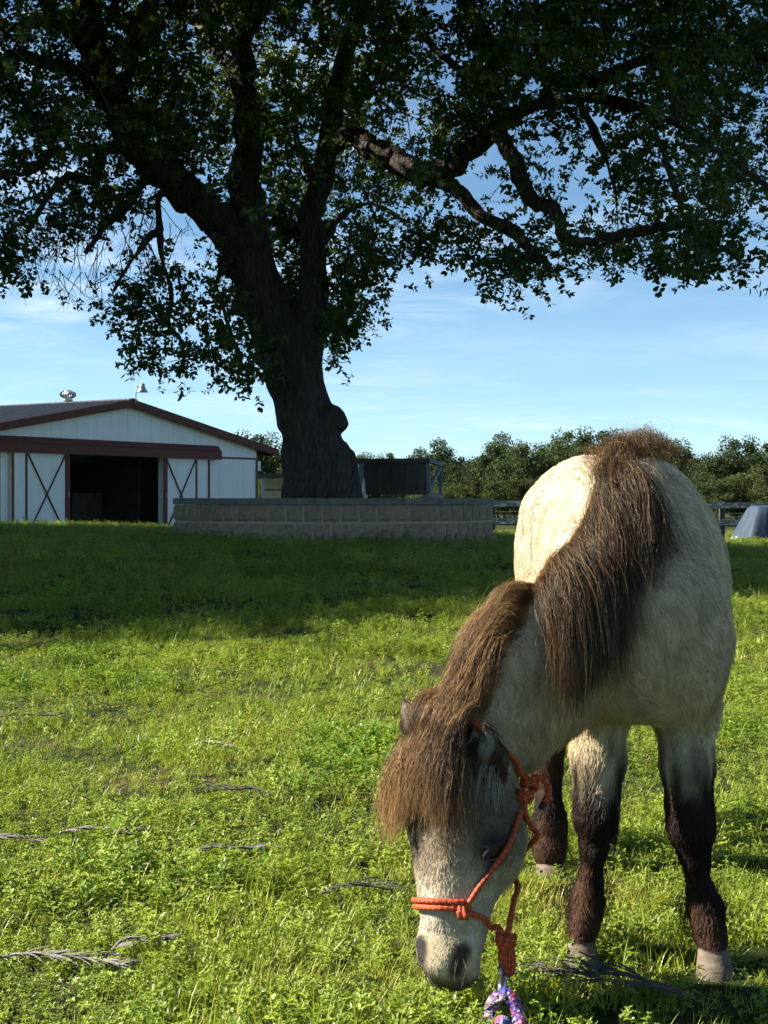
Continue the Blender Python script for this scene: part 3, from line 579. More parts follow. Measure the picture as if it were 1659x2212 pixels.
def sprig_protos(mat):
    R = random.Random(8); out = []
    for k in range(6):
        V = []; Fc = []; L = R.uniform(.13, .20)
        for i in range(12):
            t = min(1, (i + 2) / 11); az = i * 2.4 + R.uniform(-.5, .5); p = np.array([R.uniform(-.012, .012), R.uniform(-.012, .012), L * t])
            leaflet(V, Fc, p, az, R.uniform(-.3, 1.1), R.uniform(.042, .072), R.uniform(.026, .04), R.uniform(-.6, .6))
        out.append(proto('oak_sprig', V, Fc, mat))
    return out
def oak():
    g = np.random.default_rng(21); tr = empty('oak_tree', (TD * (690 - 829.5) / F, TD, .8)); tag(tr, 'huge dark spreading oak rising from the round block planter', 'tree')
    org = np.array(tr.location)
    limbs = [  # px, py, depth, radius in px at the trunk's distance
        [(545, 585, 17.5, 46), (505, 520, 17.4, 42), (440, 450, 17.2, 38), (370, 385, 16.9, 35), (300, 320, 16.6, 33), (250, 225, 16.3, 31), (205, 90, 16.0, 29), (175, -60, 15.7, 26), (110, -260, 15.2, 20), (20, -420, 14.6, 12)],
        [(545, 560, 17.5, 44), (532, 420, 17.6, 38), (535, 250, 17.8, 30), (528, 100, 18.0, 25), (545, -60, 18.3, 22), (600, -280, 18.9, 16), (560, -500, 19.5, 9)],
        [(676, 650, 17.6, 29), (676, 500, 17.8, 27), (692, 400, 17.9, 26), (716, 250, 18.0, 24), (750, 100, 18.2, 20), (785, -20, 18.6, 18), (850, -220, 19.4, 14), (960, -420, 20.5, 8)],
        [(700, 330, 17.9, 22), (742, 298, 17.7, 24), (785, 306, 17.5, 24), (835, 335, 17.3, 25), (885, 366, 17.0, 25), (935, 380, 16.8, 25), (985, 350, 16.6, 23), (1035, 308, 16.4, 21), (1068, 285, 16.2, 19), (1105, 335, 16.0, 17), (1145, 425, 15.8, 15), (1195, 452, 15.6, 14), (1222, 508, 15.5, 13), (1242, 524, 15.4, 11), (1295, 515, 15.2, 10), (1375, 500, 15.0, 9), (1450, 488, 14.7, 7), (1560, 480, 14.3, 4)],
        [(940, 385, 16.8, 17), (992, 412, 16.6, 13), (1035, 465, 16.4, 12), (1095, 490, 16.2, 11), (1145, 540, 16.0, 9), (1188, 575, 15.8, 6)],
        [(1068, 285, 16.2, 15), (1150, 230, 15.8, 13), (1260, 210, 15.2, 11), (1400, 240, 14.5, 9), (1540, 320, 13.9, 7), (1680, 420, 13.4, 4)],
        [(850, -200, 19.0, 15), (930, -110, 18.2, 18), (1000, -20, 17.6, 19), (1035, 65, 17.2, 18), (1080, 108, 16.8, 17), (1115, 125, 16.6, 16), (1230, 180, 16.0, 12), (1400, 130, 15.2, 9), (1560, 100, 14.4, 7), (1720, 150, 13.8, 4)],
        [(770, 20, 18.3, 13), (830, 32, 17.9, 12), (885, 55, 17.4, 11), (930, 95, 17.0, 10), (972, 132, 16.6, 8), (1040, 180, 16.2, 5)],
        [(240, 205, 16.3, 16), (165, 152, 15.9, 13), (100, 136, 15.4, 12), (30, 120, 15.0, 11), (-20, 160, 14.6, 9), (-160, 220, 14.0, 6)],
        [(300, 320, 16.6, 14), (222, 326, 16.2, 10), (206, 390, 16.0, 9), (150, 380, 15.7, 8), (105, 425, 15.5, 6), (60, 500, 15.2, 3)],
        [(335, 352, 16.7, 13), (305, 402, 16.5, 10), (272, 450, 16.3, 8), (225, 490, 16.1, 7), (185, 545, 15.9, 4)],
        [(390, 400, 16.9, 12), (343, 425, 16.7, 7), (346, 495, 16.6, 6), (322, 512, 16.5, 5), (270, 585, 16.3, 4), (246, 628, 16.2, 3)],
        [(343, 470, 16.6, 6), (350, 560, 16.5, 5), (370, 625, 16.4, 4.5), (364, 700, 16.3, 4), (392, 738, 16.2, 3), (400, 800, 16.1, 2)],
        [(205, 100, 16.0, 16), (110, 40, 15.0, 12), (20, 60, 14.2, 9), (-90, 20, 13.5, 5)],
        [(110, 330, 15.8, 9), (60, 372, 15.4, 8), (0, 376, 15.0, 7), (-80, 400, 14.6, 4)],
        [(530, 180, 17.9, 18), (430, 60, 19.2, 14), (330, -80, 20.6, 11), (200, -200, 22.0, 7)], [(540, 60, 18.1, 15), (640, -80, 16.0, 12), (720, -250, 13.8, 9), (760, -400, 12.0, 5)],
        [(676, 560, 17.7, 12), (735, 470, 18.6, 9), (800, 440, 19.4, 6), (880, 480, 20.0, 3)], [(690, 420, 17.9, 14), (640, 300, 19.0, 10), (650, 180, 20.2, 7), (700, 60, 21.4, 4)],
        [(520, 540, 17.4, 9), (470, 600, 16.9, 5), (490, 690, 16.6, 4), (520, 780, 16.4, 2.5)], [(680, 600, 17.6, 9), (720, 620, 17.2, 5), (760, 660, 17.0, 3)],
        [(250, 225, 16.3, 15), (300, 60, 14.2, 12), (380, -100, 12.4, 9), (420, -260, 11.0, 5)], [(1400, 240, 14.5, 6), (1450, 380, 14.2, 5), (1490, 520, 14.0, 3)], [(1230, 180, 16.0, 7), (1290, 300, 15.8, 6), (1330, 420, 15.6, 4)],
    ]
    nodes = []; nr = []
    for L in limbs:                                         # every big limb is a part of its own, with knobbly bark
        A = np.array(L, float); P = spline(np.array([W(a, b, d) for a, b, d, r in L]), 6); Rr = spline(A[:, 3:4] * TD / F, 6)[:, 0]
        P[1:-1] += g.normal(0, .35, (len(P) - 2, 3)) * Rr[1:-1, None] * .5; lm = MB(); lm.tube(P - org, Rr, 12 if Rr[0] > .12 else 8)
        V = np.array(lm.v); me = mesh('limb', V, lm.f, M_bark, True); N = np.zeros(len(V) * 3); me.vertices.foreach_get('normal', N); k = (vnoise(V * 7, 3) - .5) * .024 + (vnoise(V * 2.2, 4) - .5) * .04
        me.vertices.foreach_set('co', (V + N.reshape(-1, 3) * k[:, None]).ravel()); me.update(); link('limb', me, None, tr); nodes += list(P); nr += list(Rr)
    # trunk as one fused surface: bole, two stems, burls, root flare
    f = Field(org + np.array((-1.25, -.75, -.25)), org + np.array((.85, .75, 3.1)), .026); s_ = TD / F
    def c(a, b, k=.10):
        f.cone(W(a[0], a[1], a[2]), W(b[0], b[1], b[2]), a[3] * s_, b[3] * s_, k=k)
    B = [(692, 1095, 17.5, 76), (688, 1040, 17.5, 70), (682, 985, 17.5, 66), (668, 925, 17.5, 59), (652, 870, 17.5, 55), (636, 810, 17.5, 56), (622, 750, 17.5, 62)]
    for a, b in zip(B[:-1], B[1:]): c(a, b)
    Lf = [(612, 750, 17.5, 60), (584, 680, 17.5, 50), (563, 625, 17.5, 47), (540, 570, 17.5, 45), (505, 515, 17.45, 41)]
    for a, b in zip(Lf[:-1], Lf[1:]): c(a, b)
    c((545, 570, 17.5, 42), (532, 480, 17.6, 38))
    Rt = [(655, 760, 17.5, 42), (670, 690, 17.55, 33), (676, 620, 17.6, 29), (676, 540, 17.8, 26)]
    for a, b in zip(Rt[:-1], Rt[1:]): c(a, b)
    for px, py, r, d in ((733, 912, 20, 17.35), (722, 895, 17, 17.3), (736, 985, 19, 17.4), (732, 1020, 20, 17.3), (518, 660, 14, 17.4), (530, 652, 18, 17.4), (470, 572, 16, 17.4), (700, 1045, 32, 17.2), (645, 1060, 28, 17.2), (742, 1072, 16, 17.3)):
        f.cone(W(px, py, d), W(px + 3, py + 4, d), r * s_, r * s_, k=.12)
    for a in np.linspace(0, 6.28, 8)[:-1]: f.cone(org + np.array((.05 + .25 * math.cos(a), .25 * math.sin(a), .55)), org + np.array((.02 + .46 * math.cos(a), .6 * math.sin(a), -.03)), .15, .06, k=.14)
    idx = np.stack(np.meshgrid(*[f.lo[i] + f.h * np.arange(f.n[i]) for i in range(3)], indexing='ij'), -1); near = np.abs(f.D) < .12
    q = idx[near]; f.D[near] += ((vnoise(q * np.array((9, 9, 2.2)), 1) - .5) * .06 + (vnoise(q * np.array((22, 22, 6)), 2) - .5) * .035).astype(np.float32)
    P, Q = f.surface(1); P, Q = biggest(P, Q); link('trunk', mesh_np('trunk', P - org, Q, M_bark, True), None, tr)
    # leaf clumps inside the crown's volume
    xs = [-250, 0, 60, 100, 180, 250, 330, 420, 455, 480, 560, 640, 720, 760, 800, 830, 860, 900, 950, 1000, 1060, 1120, 1180, 1230, 1300, 1380, 1450, 1540, 1600, 1660, 1900]
    yb = [500, 560, 545, 500, 515, 470, 450, 440, 400, 400, 570, 580, 660, 655, 600, 510, 465, 455, 430, 440, 480, 505, 510, 480, 520, 525, 550, 555, 525, 500, 460]
    n = 2150; px = g.uniform(-260, 1910, n); py = g.uniform(-330, 1, n) ; lo = np.interp(px, xs, yb); py = -330 + (lo + 330 - 18) * g.random(n) ** .95
    gap = vnoise(np.stack([px / 105, py / 90, 0 * px], -1), 12); dens = np.where(py < 250, .98, .98 - .55 * smoothstep(250, 600, py)); dens = np.where(gap > .55, dens * .22, dens); dens = np.where((px < 480) & (py > 380), dens * .6, dens)
    dens = np.where((px > 395) & (px < 520) & (py > 420), dens * .3, dens)
    k = g.random(n) < dens; px, py = px[k], py[k]; n = len(px)
    d = np.clip(TD - 1.0 * smoothstep(900, 1500, px) + g.normal(0, 2.1, n) - np.where(py < 150, g.uniform(0, 3, n), 0), 11.6, 22.5)
    C = [W(a, b, q) for a, b, q in zip(px, py, d)]
    for cx, cy_, rx, ry, q, dd in ((258, 672, 40, 26, 8, 16.2), (300, 640, 40, 40, 8, 16.3), (340, 590, 45, 50, 8, 16.4), (322, 735, 18, 42, 8, 16.2), (395, 790, 34, 40, 9, 16.1), (405, 690, 30, 30, 6, 16.3), (350, 700, 30, 40, 6, 16.3), (505, 700, 32, 50, 8, 16.6), (528, 790, 28, 42, 9, 16.4), (480, 640, 30, 40, 6, 16.8), (718, 700, 26, 55, 12, 17.1), (765, 690, 44, 20, 7, 17.0), (740, 620, 40, 60, 12, 17.3), (800, 560, 25, 60, 8, 17.5), (905, 540, 22, 18, 4, 17.6), (945, 492, 34, 20, 6, 17.4), (1088, 598, 18, 14, 4, 15.9), (1150, 575, 20, 14, 3, 15.8), (1120, 560, 40, 20, 6, 15.9), (1030, 520, 40, 22, 6, 16.2),
                               (1320, 535, 40, 26, 7, 15.0), (1400, 530, 30, 22, 5, 14.8), (1490, 560, 34, 30, 8, 14.2), (1560, 545, 34, 26, 6, 14.0), (1250, 545, 26, 18, 4, 15.3), (60, 560, 60, 40, 10, 15.3), (20, 500, 40, 60, 8, 15.2), (150, 500, 60, 50, 9, 15.8), (240, 420, 60, 50, 10, 16.2), (420, 300, 80, 90, 8, 18.2), (600, 330, 60, 120, 8, 18.4), (640, 500, 30, 80, 10, 18.6), (632, 620, 16, 55, 12, 18.7), (625, 660, 14, 24, 7, 18.5), (610, 450, 40, 90, 10, 18.8), (560, 180, 80, 100, 8, 18.8), (200, 60, 120, 80, 12, 17.5), (330, 200, 80, 90, 8, 18.0), (270, 120, 90, 90, 8, 17.8)):
        for _ in range(max(2, int(q * (.62 if cx < 480 and cy_ > 400 else 1)))): C.append(W(cx + g.normal(0, .5) * rx, cy_ + g.normal(0, .5) * ry, dd + g.normal(0, .35)))
    # the big limbs stay readable: foliage in front of them grows on their far side instead
    LS = np.vstack([spline(np.array(L_, float), 6) for L_ in (limbs[0][:6], limbs[1][:4], limbs[2][:5], limbs[3], limbs[4])] + [np.array([(622, 750, 17.5, 62), (600, 715, 17.5, 58), (584, 680, 17.5, 50), (563, 625, 17.5, 47), (650, 800, 17.5, 60), (670, 690, 17.5, 33), (676, 620, 17.6, 29), (640, 720, 17.5, 40)])])
    for i, c_ in enumerate(C):
        a, b = 829.5 + c_[0] * F / c_[1], 1080 - (c_[2] - EYE) * F / c_[1]; dd = np.hypot(LS[:, 0] - a, LS[:, 1] - b) - LS[:, 3]; j = int(np.argmin(dd))
        if dd[j] < 32 and c_[1] < LS[j, 2] + .5 and g.random() < .8: C[i] = W(a, b, LS[j, 2] + g.uniform(.9, 4))
    # the rest of the umbrella above and around the frame
    k = 0
    while k < 1250:
        p = np.array([g.uniform(-1, 1), g.uniform(-1, 1), g.uniform(-.25, 1)]); r = np.linalg.norm(p)
        if not .45 < r < 1: continue
        p = np.array([-.4, 17.2, 5.6]) + p * np.array([8.0, 8.2, 5.2]); ppx = 829.5 + p[0] * F / p[1]; ppy = 1080 - (p[2] - EYE) * F / p[1]
        if -500 < ppx < 2150 and ppy > -340: continue
        if p[2] < 3.2: continue
        C.append(p); k += 1
    C = np.array(C)
    # twigs: join every clump to the nearest wood already there, nearest clumps first
    nodes = np.array(nodes); nr = np.array(nr); d0 = np.array([np.min(((nodes - c_) ** 2).sum(1)) for c_ in C]); order = np.argsort(d0)
    NP = np.zeros((len(nodes) + len(C) * 4, 3)); NL = np.zeros(len(NP)); cnt = len(nodes); NP[:cnt] = nodes; NL[:cnt] = np.clip(nr * .45, .006, .03); tw = MB(); dirs = np.zeros_like(C)
    for i in order:
        c_ = C[i]; dd = ((NP[:cnt] - c_) ** 2).sum(1); j = int(np.argmin(dd)); a = NP[j]; ln = math.sqrt(dd[j]); r0 = min(NL[j], .006 + .012 * ln)
        mid = (a + c_) / 2 + g.normal(0, .09, 3) * ln + np.array([0, 0, .10 * ln]); P = spline([a, mid, c_], 3); tw.tube(P - org, np.linspace(r0, .0055, len(P)), 4, False)
        for q in (2, 4, 5, 6): NP[cnt] = P[q]; NL[cnt] = max(.004, r0 * (1 - q / 8)); cnt += 1
        dirs[i] = (c_ - a) / (ln + 1e-6)
    for _ in range(150):                                     # bare hanging twigs
        if g.random() < .65: b = W(g.uniform(20, 420), g.uniform(430, 600), g.uniform(15.4, 16.6))
        else: b = W(g.uniform(450, 1600), g.uniform(380, 540), g.uniform(15, 17))
        L = g.uniform(.25, .6); dirn = np.array([g.normal(0, .35), g.normal(0, .3), -1]); P = [b]
        for q in range(5): dirn = dirn + g.normal(0, .22, 3); P.append(P[-1] + dirn / np.linalg.norm(dirn) * L / 5)
        tw.tube(np.array(P) - org, np.linspace(.006, .002, 6), 4, False)
        for q in (2, 3, 4):
            e = dirn + g.normal(0, .7, 3); e /= np.linalg.norm(e); tw.tube(np.array([P[q], P[q] + e * .07, P[q] + e * .15 + np.array([0, 0, -.02])]) - org, [.003, .002, .0015], 4, False)
    me = mesh('twigs', tw.v, tw.f, M_twig, True); o = link('twigs', me, None, tr); o['kind'] = 'stuff'
    ins = np.array([1080 - (c_[2] - EYE) * F / c_[1] > -330 for c_ in C]); per = np.where(ins, 11, 8); ii = np.repeat(np.arange(len(C)), per)
    sp = np.where(ins[ii], .150, .40)[:, None]; P = C[ii] + g.normal(0, 1, (len(ii), 3)) * sp * np.array([1, 1, .8]); n = len(ii)
    dv = dirs[ii] * .6 + g.normal(0, .7, (n, 3)) + (P - C[ii]) * 2 + np.array([0, 0, -.1]); dv /= np.linalg.norm(dv, axis=1)[:, None]
    rot = np.stack([np.zeros(n), np.arccos(np.clip(dv[:, 2], -1, 1)), np.arctan2(dv[:, 1], dv[:, 0])], 1); scl = np.where(ins[ii], g.uniform(.8, 1.3, n), g.uniform(1.9, 2.5, n))
    cm = points('crown', P - org, rot, scl, g.integers(0, 6, n)); cr = link('crown', cm, None, tr); cr['kind'] = 'stuff'; PR_ = sprig_protos(M_oak); scatter(cr, PR_)
    # the neighbouring oak west of the frame, whose shade falls across the paddock
    t2 = empty('oak_tree', (-12.6, 14.9, .4), math.radians(160)); tag(t2, 'neighbouring oak beyond the left picture edge shading the paddock', 'tree')
    t3 = empty('oak_tree', (-17.5, 15.9, .5), math.radians(40)); tag(t3, 'second oak farther beyond the left picture edge shading the paddock', 'tree')
    for t_ in (t2, t3):
        for ch in list(tr.children):
            q = ch.copy(); COL.objects.link(q); q.parent = t_
    return tr
oak()

# ------------------------------------------------------------------ far trees behind the fence
def far_trees():
    Ml = [m_leaf('far_leaf_dark', (.034, .054, .022), (.066, .090, .036), None, .25, .6, spec=.15), m_leaf('far_leaf_olive', (.050, .066, .022), (.085, .100, .034), None, .25, .6, spec=.15)]
    g = np.random.default_rng(31); crowns = []
    def crown(shape, mat, nl, nleaf):
        V = []; n = nl * nleaf; Cn = []
        for _ in range(nl):
            while True:
                p = g.uniform(-1, 1, 3)
                if np.linalg.norm(p) < 1 and (np.linalg.norm(p) > .35): break
            Cn.append(p * shape * g.uniform(.72, 1.22))
        Cn = np.array(Cn); i = np.repeat(np.arange(nl), nleaf); rr = g.uniform(.07, .20, nl)[i]
        dv = g.normal(0, 1, (n, 3)); dv /= np.linalg.norm(dv, axis=1)[:, None]; P = Cn[i] + dv * (rr * g.random(n) ** .4)[:, None] * np.array([1, 1, .75])
        a = g.normal(0, 1, (n, 3)); a /= np.linalg.norm(a, axis=1)[:, None]; b = np.cross(a, g.normal(0, 1, (n, 3))); b /= np.linalg.norm(b, axis=1)[:, None]
        s = g.uniform(.008, .018, n)[:, None]; V = np.stack([P - a * s, P + b * s * .7, P + a * s, P - b * s * .7], 1).reshape(-1, 3); Q = np.arange(4 * n).reshape(-1, 4)
        return mesh_np('crown', V + np.array([0, 0, shape[2] * .95 + .16]), Q, mat)
    crowns = [(crown(np.array([.42, .42, .40]), Ml[0], 90, 260), 0), (crown(np.array([.50, .46, .38]), Ml[0], 100, 240), 0), (crown(np.array([.36, .36, .42]), Ml[0], 80, 260), 0), (crown(np.array([.52, .50, .40]), Ml[1], 95, 240), 1)]
    trunks = []
    for k in range(4):
        m = MB(); m.tube(spline([(0, 0, -.05), (.01, .01, .15), (-.02, .01, .35), (.03, -.01, .6)], 4), np.linspace(.035, .012, 13), 7)
        for q in range(5):
            a = q * 1.26 + k; m.tube(spline([(0, 0, .2 + .05 * q), (.12 * math.cos(a), .12 * math.sin(a), .38 + .05 * q), (.27 * math.cos(a), .27 * math.sin(a), .52 + .04 * q)], 3), np.linspace(.016, .004, 7), 5)
        trunks.append(mesh('trunk', m.v, m.f, M_bark, True))
    T = [  # px, top py, width px, depth, variant, label
        (555, 922, 150, 92, 0, 'dark tree rising behind the low end of the barn roof'), (480, 945, 120, 108, 2, 'tree peeping over the sloping barn roof'),
        (640, 945, 130, 100, 2, 'tree hidden mostly behind the oak trunk'), (775, 972, 90, 135, 0, 'small hazy tree just beside the oak trunk'), (850, 968, 110, 140, 1, 'pale distant tree above the wooden feeder'), (900, 962, 90, 120, 2, 'slim distant tree over the feeder corner'),
        (955, 942, 100, 104, 2, 'upright tree just past the feeder'), (1015, 975, 110, 98, 1, 'lower rounded tree between two taller ones past the feeder'), (1075, 928, 110, 96, 2, 'tall narrow-topped tree left of the pony rump'), (1135, 945, 130, 92, 0, 'bushy tree directly behind the pony rump edge'),
        (1205, 915, 160, 94, 1, 'broad tall tree above the pony rump'), (1300, 914, 170, 92, 0, 'tallest broad tree above the pony back'), (1380, 925, 150, 96, 1, 'broad tree directly behind the golden mane top'), (1455, 938, 130, 90, 2, 'dark tree just right of the mane top'), (1500, 990, 90, 88, 0, 'short tree in the dip right of the mane'),
        (1590, 934, 130, 86, 0, 'dark tree above the fence post near the tarpaulin'), (1668, 944, 130, 88, 1, 'dark tree cut by the right picture edge'), (1545, 1015, 130, 72, 3, 'olive shrub behind the right fence post'), (1625, 1000, 150, 74, 3, 'large olive shrub behind the tarpaulin'), (1470, 1020, 120, 74, 3, 'olive shrub behind the pony shoulder'), (1700, 1010, 140, 70, 3, 'olive shrub past the right picture edge'),
        (1090, 1015, 120, 76, 3, 'olive shrub behind the short fence length'), (1000, 1030, 120, 78, 3, 'olive shrub behind the planter end'), (930, 1040, 110, 80, 1, 'low dark shrub past the feeder frame'), (1180, 1010, 130, 76, 1, 'dark shrub hidden behind the pony rump'), (1290, 1005, 140, 78, 0, 'dark shrub hidden behind the pony back'), (1390, 1010, 140, 76, 1, 'dark shrub hidden behind the pony withers'),
        (590, 1005, 110, 80, 3, 'olive shrub between barn corner and oak trunk'), (770, 1030, 110, 84, 0, 'dark shrub between oak trunk and feeder'), (850, 1035, 120, 86, 1, 'dark shrub behind the feeder'), (1250, 950, 150, 104, 2, 'farther tree filling the gap above the pony rump'), (1420, 955, 150, 104, 0, 'farther tree filling the gap behind the mane'), (1110, 960, 140, 108, 0, 'farther tree left of the pony rump'), (1540, 975, 130, 110, 2, 'farther hazy tree in the gap near the right edge'), (1640, 965, 150, 108, 0, 'farther tree behind the rightmost trees'),
    ]
    for px, py, wd, D, k, lab in T:
        x = (px - 829.5) * D / F; z0 = -.35; H = (EYE + (1080 - py) * D / F - z0) * 1.02; cm, ty = crowns[k]; t = empty('shrub' if k == 3 or 'shrub' in lab else 'background_tree', (x, D, z0), g.uniform(0, 6.28))
        shp = 2 * (.42, .50, .36, .52)[k] + .25; sx = wd * D / F / shp * 1.25; hz = H / (2 * .40 * .98 + .30); t.scale = (sx, sx, hz)
        tag(t, lab, 'shrub' if 'shrub' in lab else 'tree', 'shrubs behind the fence' if 'shrub' in lab else 'trees beyond the paddock')
        o = link('crown', cm, None, t); o['kind'] = 'stuff'; link('trunk', trunks[k], None, t)
far_trees()

# ------------------------------------------------------------------ the pony
def unit(v): v = np.array(v, float); return v / np.linalg.norm(v)
def pony():
    g = np.random.default_rng(77)
    f = Field((-.06, 2.22, -.01), (.86, 3.86, 1.06), .0065)
    X = (1, 0, 0)
    # trunk of the body
    f.ell((.493, 3.04, .735), (.145, .46, .212), .05)
    f.cone((.495, 3.40, .765), (.497, 2.92, .745), (.148, .197), (.136, .19), X, .05)
    f.ell((.495, 3.46, .775), (.165, .25, .210), .06)
    f.ell((.425, 3.50, .64), (.08, .15, .20), .07); f.ell((.562, 3.50, .64), (.08, .15, .20), .07)
    f.ell((.505, 2.70, .635), (.135, .15, .155), .07)
    f.ell((.422, 2.80, .70), (.08, .14, .19), .07); f.ell((.566, 2.80, .70), (.074, .14, .20), .07)
    f.cone((.500, 2.80, .875), (.500, 3.1, .875), (.05, .055), (.055, .055), X, .10)
    f.ell((.45, 2.655, .565), (.07, .07, .08), .06); f.ell((.555, 2.655, .565), (.07, .07, .08), .06)
    for sx in (-1, 1):
        f.cone((.498 + sx * .112, 2.86, .80), (.498 + sx * .132, 2.72, .60), (.020, .05), (.026, .05), X, .05); f.ell((.495 + sx * .125, 3.36, .865), (.03, .05, .03), .06); f.cone((.495 + sx * .130, 3.10, .57), (.495 + sx * .115, 3.35, .60), (.05, .05), (.04, .06), X, .06)
        f.cone((.495 + sx * .175, 2.955, .80), (.495 + sx * .172, 2.945, .60), .020, .020, None, .05, True)
    f.cone((.503, 2.505, .66), (.503, 2.53, .50), .018, .016, None, .05, True)
    # neck, bent to the pony's right and lowered
    v1 = unit((.5, .477, -.724)); v0 = unit((.25, .25, -.93)); wv = unit((.69, -.72, 0))
    crest = [np.array(q) for q in ((.505, 2.84, .922), (.385, 2.70, .843), (.285, 2.60, .742), (.222, 2.545, .634), (.178, 2.525, .535), (.160, 2.525, .47))]
    hd = [.20, .170, .138, .120, .098, .080]; hw = [.145, .112, .094, .082, .070, .064]; vv = [v0, unit(v0 + v1), v1, v1, unit((.42, .62, -.66)), unit((.3, .9, -.4))]
    cen = [c + v * h for c, v, h in zip(crest, vv, hd)]
    for i in range(5): f.cone(cen[i], cen[i + 1], (hw[i], hd[i]), (hw[i + 1], hd[i + 1]), wv, .035)
    f.cone(cen[1] + v1 * .06, (.475, 2.74, .66), .11, .125, None, .08)
    # head: elliptical sections from the poll to the muzzle
    pc = np.array((.163, 2.545, .462)); mc = np.array((.119, 2.462, .082)); ha = unit(mc - pc); hl = unit(np.array((.9, -.43, 0)) - ha * ha.dot((.9, -.43, 0))); hf = unit(np.cross(hl, ha)); hf = hf if hf[1] < 0 else -hf
    hL = np.linalg.norm(mc - pc)
    sec = [(0, .056, .070, 0), (.15, .074, .088, 0), (.33, .084, .098, -.006), (.48, .083, .098, -.006), (.62, .066, .080, .004), (.76, .053, .066, .010), (.88, .050, .056, .010), (1.0, .046, .046, .006)]
    hc = [pc + ha * hL * t + hf * o for t, a, b, o in sec]
    for i in range(len(sec) - 1): f.cone(hc[i], hc[i + 1], sec[i][1:3], sec[i + 1][1:3], hl, .022)
    hp = lambda t, l, o: pc + ha * hL * t + hl * l + hf * o          # head coordinates: along, lateral, frontal
    for s in (-1, 1):
        f.ell(hp(.44, s * .050, -.052), (.042, .070, .075), .03)      # cheek
        f.cone(hp(.30, s * .050, .062), hp(.42, s * .066, .052), .022, .020, None, .03)    # brow
        f.cone(hp(.46, s * .060, .045), hp(.72, s * .036, .045), .018, .012, None, .03)    # facial crest
        f.ell(hp(.93, s * .030, .038), (.024, .024, .026), .018)      # nostril swell
        f.cone(hp(1.0, s * .026, .058), hp(.945, s * .038, .066), .011, .0065, None, .008, True); f.cone(hp(.945, s * .038, .066), hp(.915, s * .034, .070), .006, .003, None, .006, True)
    f.ell(hp(1.03, 0, -.012), (.040, .036, .026), .02); f.ell(hp(1.0, 0, .036), (.042, .030, .026), .02)
    f.cone(hp(1.045, -.04, .030), hp(1.045, .04, .030), .006, .006, None, .008, True)
    # ears
    eL = (W(1052, 1700, 2.500), W(1064, 1630, 2.440), W(1048, 1560, 2.430)); eR = (W(935, 1615, 2.56), W(898, 1562, 2.545), W(868, 1508, 2.545))
    for a, b, c in (eL, eR):
        f.cone(a, b, (.022, .020), (.031, .015), hl, .015); f.cone(b, c, (.031, .014), (.007, .006), hl, .008)
    # legs
    def leg(P, k=.025):
        for (a, ra), (b, rb) in zip(P[:-1], P[1:]): f.cone(a, b, ra, rb, X, k)
    leg([((.418, 2.78, .64), (.080, .10)), ((.417, 2.775, .49), (.062, .078)), ((.415, 2.755, .38), (.048, .056)), ((.410, 2.745, .315), (.038, .042)), ((.408, 2.735, .275), (.037, .040)), ((.406, 2.745, .220), (.022, .028)), ((.400, 2.755, .15), (.018, .025)), ((.393, 2.752, .108), (.027, .033)), ((.384, 2.727, .070), (.023, .027)), ((.377, 2.712, .040), (.024, .027))])
    leg([((.568, 2.74, .64), (.066, .10)), ((.580, 2.735, .49), (.060, .078)), ((.580, 2.715, .38), (.046, .056)), ((.580, 2.700, .305), (.039, .042)), ((.582, 2.690, .262), (.038, .040)), ((.590, 2.698, .207), (.023, .028)), ((.602, 2.705, .145), (.019, .025)), ((.612, 2.702, .105), (.028, .033)), ((.616, 2.680, .066), (.024, .027)), ((.617, 2.662, .040), (.025, .027))])
    for x, y, s in ((.398, 3.36, -1), (.548, 3.54, 1)):
        leg([((x + .03 * -s, y + .10, .62), (.105, .14)), ((x, y + .02, .46), (.070, .095)), ((x, y + .11, .33), (.042, .050)), ((x, y + .13, .285), (.040, .050)), ((x, y + .10, .23), (.032, .036)), ((x, y + .06, .14), (.028, .032)), ((x, y + .05, .105), (.036, .040)), ((x - .004, y + .02, .066), (.034, .034)), ((x - .005, y, .040), (.038, .040))])
    f.cone((.495, 3.69, .90), (.492, 3.745, .78), .035, .022, None, .04)
    ray = np.array([(1064 - 829.5) / F, 1, (1080 - 1838) / F]); tq = np.arange(2.2, 2.8, .001); pr = np.array([0, 0, EYE]) + ray * tq[:, None]; e_p = pr[np.argmax(f.at(pr) < 0)]; e_p = e_p - f.grad(e_p[None])[0] * .0165
    et, el, eo = (e_p - pc) @ ha / hL, (e_p - pc) @ hl, (e_p - pc) @ hf
    P, Q = f.surface(4)
    crestS = spline(crest, 12)
    # ---- coat colour from anatomy
    def coat(p):
        n1 = vnoise(p * 9, 1); n2 = vnoise(p * 30, 2); base = np.array([.60, .52, .385])
        c = np.repeat(base[None], len(p), 0) * (.90 + .14 * n1 + .10 * n2)[:, None]
        rib_shade = vnoise(p * np.array([5, 26, 7]), 5); c *= (1 - .14 * smoothstep(.45, .75, rib_shade) * smoothstep(2.7, 2.9, p[:, 1]))[:, None]  # shading of the rib ripples painted as darker bands in the coat colour
        st = vnoise(p * np.array([11, 11, 6]), 9); c *= (1 - .26 * smoothstep(.52, .8, st))[:, None] * np.array([1, .97, .90]) ** (smoothstep(.45, .8, st)[:, None] * 2)
        def to(col, wgt): nonlocal c; wgt = np.clip(wgt, 0, 1)[:, None]; c = c * (1 - wgt) + np.array(col) * wgt * (.85 + .3 * n2)[:, None]
        # neck: grey-brown
        d = np.min(np.linalg.norm(p[:, None] - np.array([cen[1], cen[2], cen[3], cen[4], cen[5]])[None], axis=2), 1)
        to((.43, .335, .215), (1 - smoothstep(.12, .20, d)) * .8)
